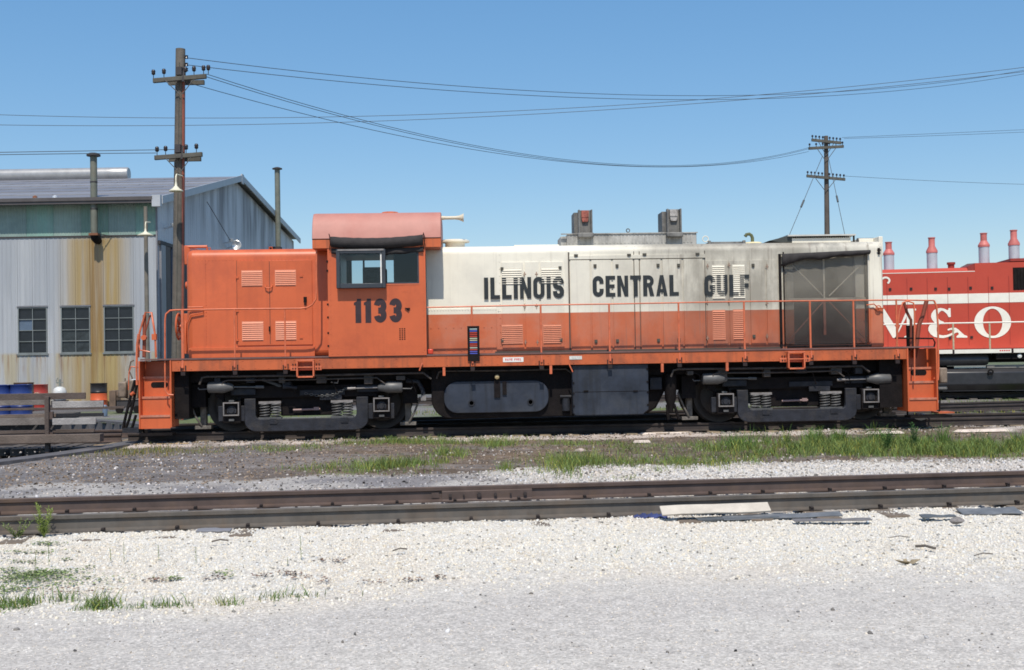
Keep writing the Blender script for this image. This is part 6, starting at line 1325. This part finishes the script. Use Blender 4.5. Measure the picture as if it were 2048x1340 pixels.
for i, (px, py, l_, wd) in enumerate(((1330,868,1.1,.10),(1770,866,.7,.12),(1505,884,.35,.08),(1285,884,.3,.06),(1960,862,1.2,.12))):
    a = gp_(px, py, -.19); rr = random.Random(i); N = 12
    P_ = [(l_*.5*math.cos(2*math.pi*k/N)*(1+.25*rr.uniform(-1,1)), wd*math.sin(2*math.pi*k/N)*(1+.3*rr.uniform(-1,1))) for k in range(N)]
    mb = MB().add([(x,y,.0) for x,y in P_]+[(x*.8,y*.7,.045) for x,y in P_], [tuple(range(N,2*N))]+[(k,(k+1)%N,(k+1)%N+N,k+N) for k in range(N)])
    o = mb.build('limestone_slab', mat('cream_limestone', (.62,.53,.46), .9, var=.2, scale=6, bump=.5), smooth=30); o.location = (a.x,a.y,-.20)
    tag(o, ['long flat cream stone below the battery box end','cream flat stone below the right truck','small white chip of stone in the dirt below the right truck','little cream stone left of the dirt patch','long cream stone at the right edge beside the rail'][i], 'stone')

# ================================================================ GRAVEL, STONES
t_ = (1+5**.5)/2
IV = np.array([(-1,t_,0),(1,t_,0),(-1,-t_,0),(1,-t_,0),(0,-1,t_),(0,1,t_),(0,-1,-t_),(0,1,-t_),(t_,0,-1),(t_,0,1),(-t_,0,-1),(-t_,0,1)])/math.sqrt(1+t_*t_)
IF = np.array([(0,11,5),(0,5,1),(0,1,7),(0,7,10),(0,10,11),(1,5,9),(5,11,4),(11,10,2),(10,7,6),(7,1,8),(3,9,4),(3,4,2),(3,2,6),(3,6,8),(3,8,9),(4,9,5),(2,4,11),(6,2,10),(8,6,7),(9,8,1)])
def mesh_np(name, V, F, attr=None):
    me = bpy.data.meshes.new(name); me.vertices.add(len(V)); me.vertices.foreach_set('co', V.astype(np.float32).ravel()); k = F.shape[1]
    me.loops.add(F.size); me.loops.foreach_set('vertex_index', F.ravel().astype(np.int32)); me.polygons.add(len(F)); me.polygons.foreach_set('loop_start', np.arange(0, F.size, k, dtype=np.int32)); me.update(calc_edges=True)
    if attr is not None: a = me.color_attributes.new('tone', 'FLOAT_COLOR', 'POINT'); a.data.foreach_set('color', np.concatenate([attr, np.ones((len(V),1))],1).astype(np.float32).ravel())
    o = bpy.data.objects.new(name, me); COL.objects.link(o); o['kind'] = 'stuff'; return o
def tone_mat(name, rough=.85):
    mt = bpy.data.materials.new(name); mt.use_nodes = True; t = mt.node_tree; b = t.nodes['Principled BSDF']; b.inputs['Roughness'].default_value = rough; b.inputs['Specular IOR Level'].default_value = .2
    a = nd(t,'ShaderNodeAttribute'); a.attribute_name = 'tone'; t.links.new(a.outputs['Color'], b.inputs['Base Color']); return mt
M_stone = tone_mat('stone_tones')
def stones(name, lab, x, y, rmin, rmax, base, spread, dark=.06, sink=.35):
    N = len(x); r_ = rmin+(rmax-rmin)*rng.random(N)**2.2
    A = rng.normal(size=(N,3,3)); Q, _r = np.linalg.qr(A)
    V = IV[None]*(1+rng.uniform(-.28,.28,(N,12,1)))*np.stack([np.ones(N), rng.uniform(.6,1,N), rng.uniform(.45,.9,N)],-1)[:,None,:]
    V = np.einsum('nij,nkj->nki', Q, V)*r_[:,None,None]; z = height(x, y)+r_*(.5-sink)
    V += np.stack([x,y,z],-1)[:,None,:]
    F = (IF[None]+12*np.arange(N)[:,None,None]).reshape(-1,3)
    tn = np.array(base)[None]*(1+rng.normal(0,spread,(N,1)))*(1+rng.normal(0,.05,(N,1))*np.array([.6,0,-1.0])); dk_ = rng.random(N) < dark; tn[dk_] *= rng.uniform(.25,.6,(dk_.sum(),1)); tn = np.clip(tn,.01,.85)
    o = mesh_np(name, V.reshape(-1,3), F, np.repeat(tn, 12, 0)); o.data.materials.append(M_stone); o['label'] = lab; o['category'] = 'gravel'; return o
def scatter(n, x0, x1, y0, y1): return rng.uniform(x0, x1, n), rng.uniform(y0, y1, n)
x, y = scatter(135000, -6.2, 7.0, 6.4, 12.0); e = np.interp(x, ex_, ey_); nf = y-near_front(x); k = (rng.random(len(x)) < ss(-.5,.75,y-e+.8*(fbm(x,y,.6,7)-.5))) & (nf < -.03) & (np.abs(x) < .52*y+1.2); x, y = x[k], y[k]
stones('gravel', 'pale limestone gravel between the road and the near track', x, y, .004, .019, (.62,.585,.52), .10, .04, .52)
x, y = scatter(26000, -5, 5.5, 5.2, 8.9); e = np.interp(x, ex_, ey_); k = (y < e+.25) & (rng.random(len(x)) < .35+.9*fbm(x,y,.5,17)) & (np.abs(x) < .5*y+.6); x, y = x[k], y[k]
stones('road_gravel', 'fine grey gravel pressed into the road', x, y, .004, .010, (.53,.495,.455), .14, .06, .6)
x, y = scatter(44000, -8, 10, 13.0, 18.5); e = np.interp(x, sx_, sy_); nf = y-near_front(x)-1.55; w_ = ss(-.5, 1.5, x+2*(fbm(x,y,1.5,8)-.5))
k = (nf > .05) & (y < e+.6*(fbm(x,y,.8,5)-.4)) & (rng.random(len(x)) < .30+.7*w_); x, y = x[k], y[k]
kl = x+1.5*(fbm(x,y,1.2,18)-.5) < .6
stones('gravel', 'light gravel strip just behind the near track, right part', x[~kl], y[~kl], .008, .028, (.50,.47,.44), .18, .10)
kl &= rng.random(len(x)) < .8
stones('gravel', 'greyer mixed gravel behind the near track at the left', x[kl], y[kl], .007, .028, (.30,.28,.275), .42, .25)
x, y = scatter(7000, -10, 9, 14.0, 23.2); d0 = fbm(x*.35, y, .9, 91); k = rng.random(len(x)) < np.clip((d0-.40)*4,0.05,1)*np.where(y > 20, .4, 1); x, y = x[k], y[k]
stones('scattered_stones', 'light stones scattered over the dark dirt between the tracks', x, y, .007, .030, (.42,.38,.35), .3, .2)
x, y = scatter(26000, -9, 10, 13.6, 23.6); k = ((x-PITC[0])**2+(y-PITC[1])**2 > 12.5**2) & (y > np.interp(x, sx_, sy_)-.1); x, y = x[k], y[k]
stones('dirt_clods', 'dark cinder and dirt clods between the tracks', x, y, .006, .030, (.19,.145,.11), .40, .1, .55)
x, y = scatter(7000, -7, 8, 11.4, 13.6); nf = y-near_front(x); k = (nf > .1) & (nf < 1.4); x, y = x[k], y[k]
stones('ballast', 'ballast between the near rails', x, y, .012, .03, (.45,.40,.36), .2, .2)
x, y = scatter(7000, -6.3, 16, 23.1, 26.3); stones('ballast', 'ballast around the locomotive track', x, y, .012, .035, (.36,.32,.29), .25, .3)

x, y = scatter(160, -5, 5.5, 5.2, 8.6); stones('pebbles', 'loose pebbles lying on the road surface', x, y, .008, .020, (.40,.38,.36), .35, .3, .3)
# ================================================================ GRASS AND WEEDS
M_leaf = tone_mat('leaf_tones', .6)
def blades(name, lab, x, y, h, w_, base, var_=.2, z=None, lean=.45):
    N = len(x); h = h*(.3+.95*rng.random(N)**1.3); a = rng.uniform(0,2*math.pi,N); la = rng.uniform(0,2*math.pi,N); ln = lean*h*rng.uniform(.1,1.2,N)
    z = height(x,y)-.01 if z is None else z; ww = w_*rng.uniform(.6,1.3,N)
    dx, dy = np.cos(a)*ww/2, np.sin(a)*ww/2; lx, ly = np.cos(la)*ln, np.sin(la)*ln
    def P_(f, s_, g): return np.stack([x+lx*g+dx*s_, y+ly*g+dy*s_, z+h*f], -1)
    V = np.stack([P_(0,-1,0), P_(0,1,0), P_(.5,-.8,.3), P_(.5,.8,.3), P_(.85,-.4,.72), P_(.85,.4,.72), P_(.98,0,1.15)], 1)
    F = np.array([(0,1,3),(0,3,2),(2,3,5),(2,5,4),(4,5,6)])[None]+7*np.arange(N)[:,None,None]
    tn = np.array(base)[None]*(1+rng.normal(0,var_,(N,1))); yl = rng.random(N) < .18; tn[yl] = tn[yl]*np.array([2.0,1.35,.9]); tn = np.clip(tn,.005,.6)
    o = mesh_np(name, V.reshape(-1,3), F.reshape(-1,3), np.repeat(tn,7,0)); o.data.materials.append(M_leaf); o['label'] = lab; o['category'] = 'grass'; return o
def patch(lst):
    xs, ys, hs = [], [], []
    for px, py, rx_, ry_, n_, h_ in lst:
        c = ground(px, py, -.2); u = rng.normal(size=(n_,2)); X0, Y0 = c.x+u[:,0]*rx_*.6, c.y+u[:,1]*ry_*.6
        cl = fbm(X0, Y0, .45, 123)*.6+fbm(X0, Y0, .16, 133, 2)*.4; k = rng.random(n_) < np.clip((cl-.38)*4.5, 0, 1); X0, Y0, cl = X0[k], Y0[k], cl[k]
        xs.append(X0); ys.append(Y0); hs.append(h_*(.15+1.6*cl))
    return np.concatenate(xs), np.concatenate(ys), np.concatenate(hs)
G1 = (.135,.195,.055)
x, y, h = patch([(px, 905-(px-1440)*.006, .55, .85, 2600, .16) for px in range(1520, 2400, 42)] + [(px, 900+8*math.sin(px*.02), .5, .8, 900, .10) for px in range(1420, 2300, 60)]); k = y < 22.6
blades('grass', 'dense green grass belt at the right between the tracks', x[k], y[k], h[k], .008, G1, .3, lean=.8)
tl = [(px, 884+18*rng.random(), .10, .10, 90, .20+.12*rng.random()) for px in rng.uniform(1450, 2150, 75)]
x, y, h = patch(tl); k = y < 22.8
blades('grass', 'taller ragged tufts standing out of the green belt at the right', x[k], y[k], h[k], .009, (.09,.165,.04), lean=.7)
x, y, h = patch([(1460,915,.7,1.0,1500,.12),(1400,925,.7,.8,1500,.11),(1320,930,.8,.8,1500,.12),(1140,932,.45,1.2,2200,.17),(1210,925,.5,.7,900,.12),(1010,940,.12,.2,200,.13),(900,912,.30,.9,1300,.15),(880,928,.3,.4,500,.10),(780,932,.55,.9,2400,.14),(820,925,.2,.3,400,.12),(650,934,.45,.5,900,.10),(700,945,.4,.4,500,.07),(985,893,.3,.8,1200,.13),(930,885,1.1,.5,2600,.12),(780,886,1.1,.45,2400,.12),(1180,888,1.2,.5,1800,.09),(1290,892,.9,.5,1300,.09),(1240,905,.6,.8,700,.09),(1390,900,.6,.6,600,.07),(1240,955,.3,.2,200,.06),(560,900,.9,.5,1500,.09),(620,893,.9,.4,800,.07),(1080,945,.6,.3,400,.05)]); k = (y < 22.9)
blades('grass', 'broken patches of green grass in the dirt strip before the locomotive', x[k], y[k], h[k], .0075, G1, .3, lean=.8)
x, y, h = patch([(300,905,1.0,1.0,1700,.09),(250,900,.6,.5,500,.08),(455,905,.8,.8,500,.06),(240,890,.3,.3,300,.1),(120,915,.5,.3,100,.06)]); k = (x-PITC[0])**2+(y-PITC[1])**2 > 12.5**2; 
blades('grass', 'thin yellowish grass below the left-hand steps', x[k], y[k], h[k], .009, (.15,.16,.05))
x, y = scatter(60000, -7, 34, 26.3, 41); k = (rng.random(len(x)) < np.clip((fbm(x,y,2.6,51)-.40)*4, 0, 1)) & ((y < 36+0*x) | (x > 10)); x, y = x[k], y[k]
blades('grass', 'low grass growing between the tracks behind the locomotive', x, y, np.full(len(x), .10), .018, (.13,.17,.055))
x, y = scatter(2600, 5, 20, 25.5, 26.6); blades('grass', 'low grass along the far side of the locomotive track', x, y, np.full(len(x), .13), .012, (.12,.19,.05))
x, y, h = patch([(20,1212,.16,.12,230,.085),(45,1205,.16,.1,230,.085),(100,1205,.22,.12,380,.09),(160,1205,.22,.12,330,.085),(195,1212,.15,.08,200,.06),(245,1212,.2,.08,160,.05),(325,1210,.06,.05,60,.06),(20,1170,.12,.08,120,.03),(460,1205,.08,.06,70,.06),(545,1195,.10,.08,50,.09),(600,1190,.16,.08,60,.07),(365,1208,.1,.06,40,.07),(75,1210,.2,.1,200,.06)])
blades('grass', 'tufts of grass along the road edge at the lower left', x, y, h, .007, (.12,.19,.06), lean=.9)
# ragged leafy ground cover
def leaves(name, lab, lst, col_):
    xs, ys, hs = [], [], []
    for px, py, rx_, ry_, n_ in lst:
        c = ground(px, py, -.19); u = rng.normal(size=(n_,2)); xs.append(c.x+u[:,0]*rx_*.5); ys.append(c.y+u[:,1]*ry_*.5)
    x, y = np.concatenate(xs), np.concatenate(ys); N = len(x); a = rng.uniform(0,6.28,N); s_ = rng.uniform(.005,.012,N); z = height(x,y)+rng.uniform(.012,.035,N)
    c_, n_ = np.cos(a)*s_*1.25, np.sin(a)*s_*1.25; tz = rng.uniform(-.5,.5,N)*s_
    V = np.stack([np.stack([x-c_,y-n_,z],-1), np.stack([x+n_*.6,y-c_*.6,z+tz],-1), np.stack([x+c_,y+n_,z],-1), np.stack([x-n_*.6,y+c_*.6,z-tz],-1)],1)
    F = np.array([(0,1,2,3)])[None]+4*np.arange(N)[:,None,None]; tn = np.clip(np.array(col_)[None]*(1+rng.normal(0,.3,(N,1))),.01,.5)
    o = mesh_np(name, V.reshape(-1,3), F.reshape(-1,4), np.repeat(tn,4,0)); o.data.materials.append(M_leaf); o['label'] = lab; o['category'] = 'ground cover'
leaves('ground_cover', 'mats of small-leaved ground cover in the gravel at the left', [(65,1148,.30,.20,700),(90,1142,.26,.14,300),(15,1178,.18,.14,260),(30,1158,.6,.3,600),(110,1160,.5,.25,350),(80,1065,.3,.05,150),(20,1138,.1,.06,90),(60,1103,.35,.05,160),(95,1090,.14,.04,120),(50,1123,.15,.04,90),(345,1155,.07,.05,90),(135,1116,.05,.03,30),(175,1133,.06,.02,30),(440,1147,.10,.06,60),(460,1153,.04,.03,20)], (.15,.20,.07))
leaves('ground_cover', 'reddish little ground-cover plants in the gravel left of centre', [(310,1157,.08,.05,60),(580,1145,.09,.05,70),(520,1150,.1,.05,40),(675,1122,.08,.04,50),(640,1120,.05,.03,20),(425,1155,.12,.05,50),(880,1155,.05,.03,30),(820,1160,.12,.04,50),(600,1152,.15,.05,40),(140,1180,.3,.1,80),(650,1160,.05,.08,25),(750,1160,.12,.05,35)], (.17,.10,.07))
def weed(px, py, hgt_, lab, n_=34, spread=.18, bushy=False, grp=None, col_='weed_green', c_=(.16,.21,.06)):
    b_ = ground(px, py, -.19); r_ = thing('weed', lab, 'weed', (b_.x, b_.y, -.20), random.uniform(0,6), grp); rr = random.Random(px*7+py)
    st = MB(); lf = MB(); m1 = mat(col_, c_, .7, var=.25, scale=20)
    for s_ in range(7 if bushy else 1):
        ax, ay = (rr.uniform(-1,1)*spread, rr.uniform(-1,1)*spread*.6) if bushy else (rr.uniform(-.03,.03),0); hh_ = hgt_*rr.uniform(.65,1)
        pts_ = [(ax*f**1.3, ay*f**1.3, hh_*f) for f in (0,.25,.5,.75,1)]; st.tube(pts_, .0022, 4)
        for k in range(n_):
            f = .15+.85*k/n_; x, y, z = ax*f**1.3, ay*f**1.3, hh_*f; an = k*2.4+s_; l_ = hgt_*(.18 if bushy else .13)*(1.15-f*.7)*rr.uniform(.7,1.2); up_ = l_*rr.uniform(.3,.9)
            c1, s1 = math.cos(an), math.sin(an); wv = .0035 if not bushy else .005
            lf.add([(x,y,z),(x+c1*l_*.5-s1*wv,y+s1*l_*.5+c1*wv,z+up_*.6),(x+c1*l_,y+s1*l_,z+up_),(x+c1*l_*.5+s1*wv,y+s1*l_*.5-c1*wv,z+up_*.6)], [(0,1,2,3)])
    st.build('stem', m1, r_); lf.build('foliage', m1, r_, smooth=0, kind='stuff')
weed(88, 1078, .33, 'tall feathery weed in front of the near rail at the left', 34, .22, True, c_=(.20,.26,.05), col_='yellow_green_weed')
weed(35, 1080, .22, 'smaller feathery weed left of the tall one', 26, .14, True)
for px, py, h_, lab in ((248,1122,.17,'thin upright sprig left of the centre gravel'),(392,1125,.18,'slender sprig between two others on the gravel'),(602,1118,.24,'tallest thin sprig under the near rail'),(222,1120,.12,'short thin sprig beside a taller one'),(318,1118,.13,'sprig with a leafy base'),(98,1130,.20,'upright sprig above the leafy mat'),(70,1135,.16,'short sprig on the leafy mat'),(1232,1105,.08,'tiny dry sprig right of centre'),(1335,1102,.04,'tiny bright green seedling on the gravel'),(548,1205,.10,'leafy sprig at the road edge'),(650,1190,.07,'small yellow-green sprig at the road edge'),(725,1190,.06,'small bright sprig near the road edge'),(575,1128,.07,'pale sprig below the tallest sprig')):
    weed(px, py, h_, lab, 14, grp='thin sprigs in the gravel')
for px, py, h_, lab in ((1775,905,.45,'tall dark weed stalk in the grass belt, left one'),(1828,903,.50,'tall leaning weed stalk in the grass belt, right one')):
    weed(px, py, h_, lab, 40, .12, True, c_=(.05,.13,.025), col_='dark_green_weed')
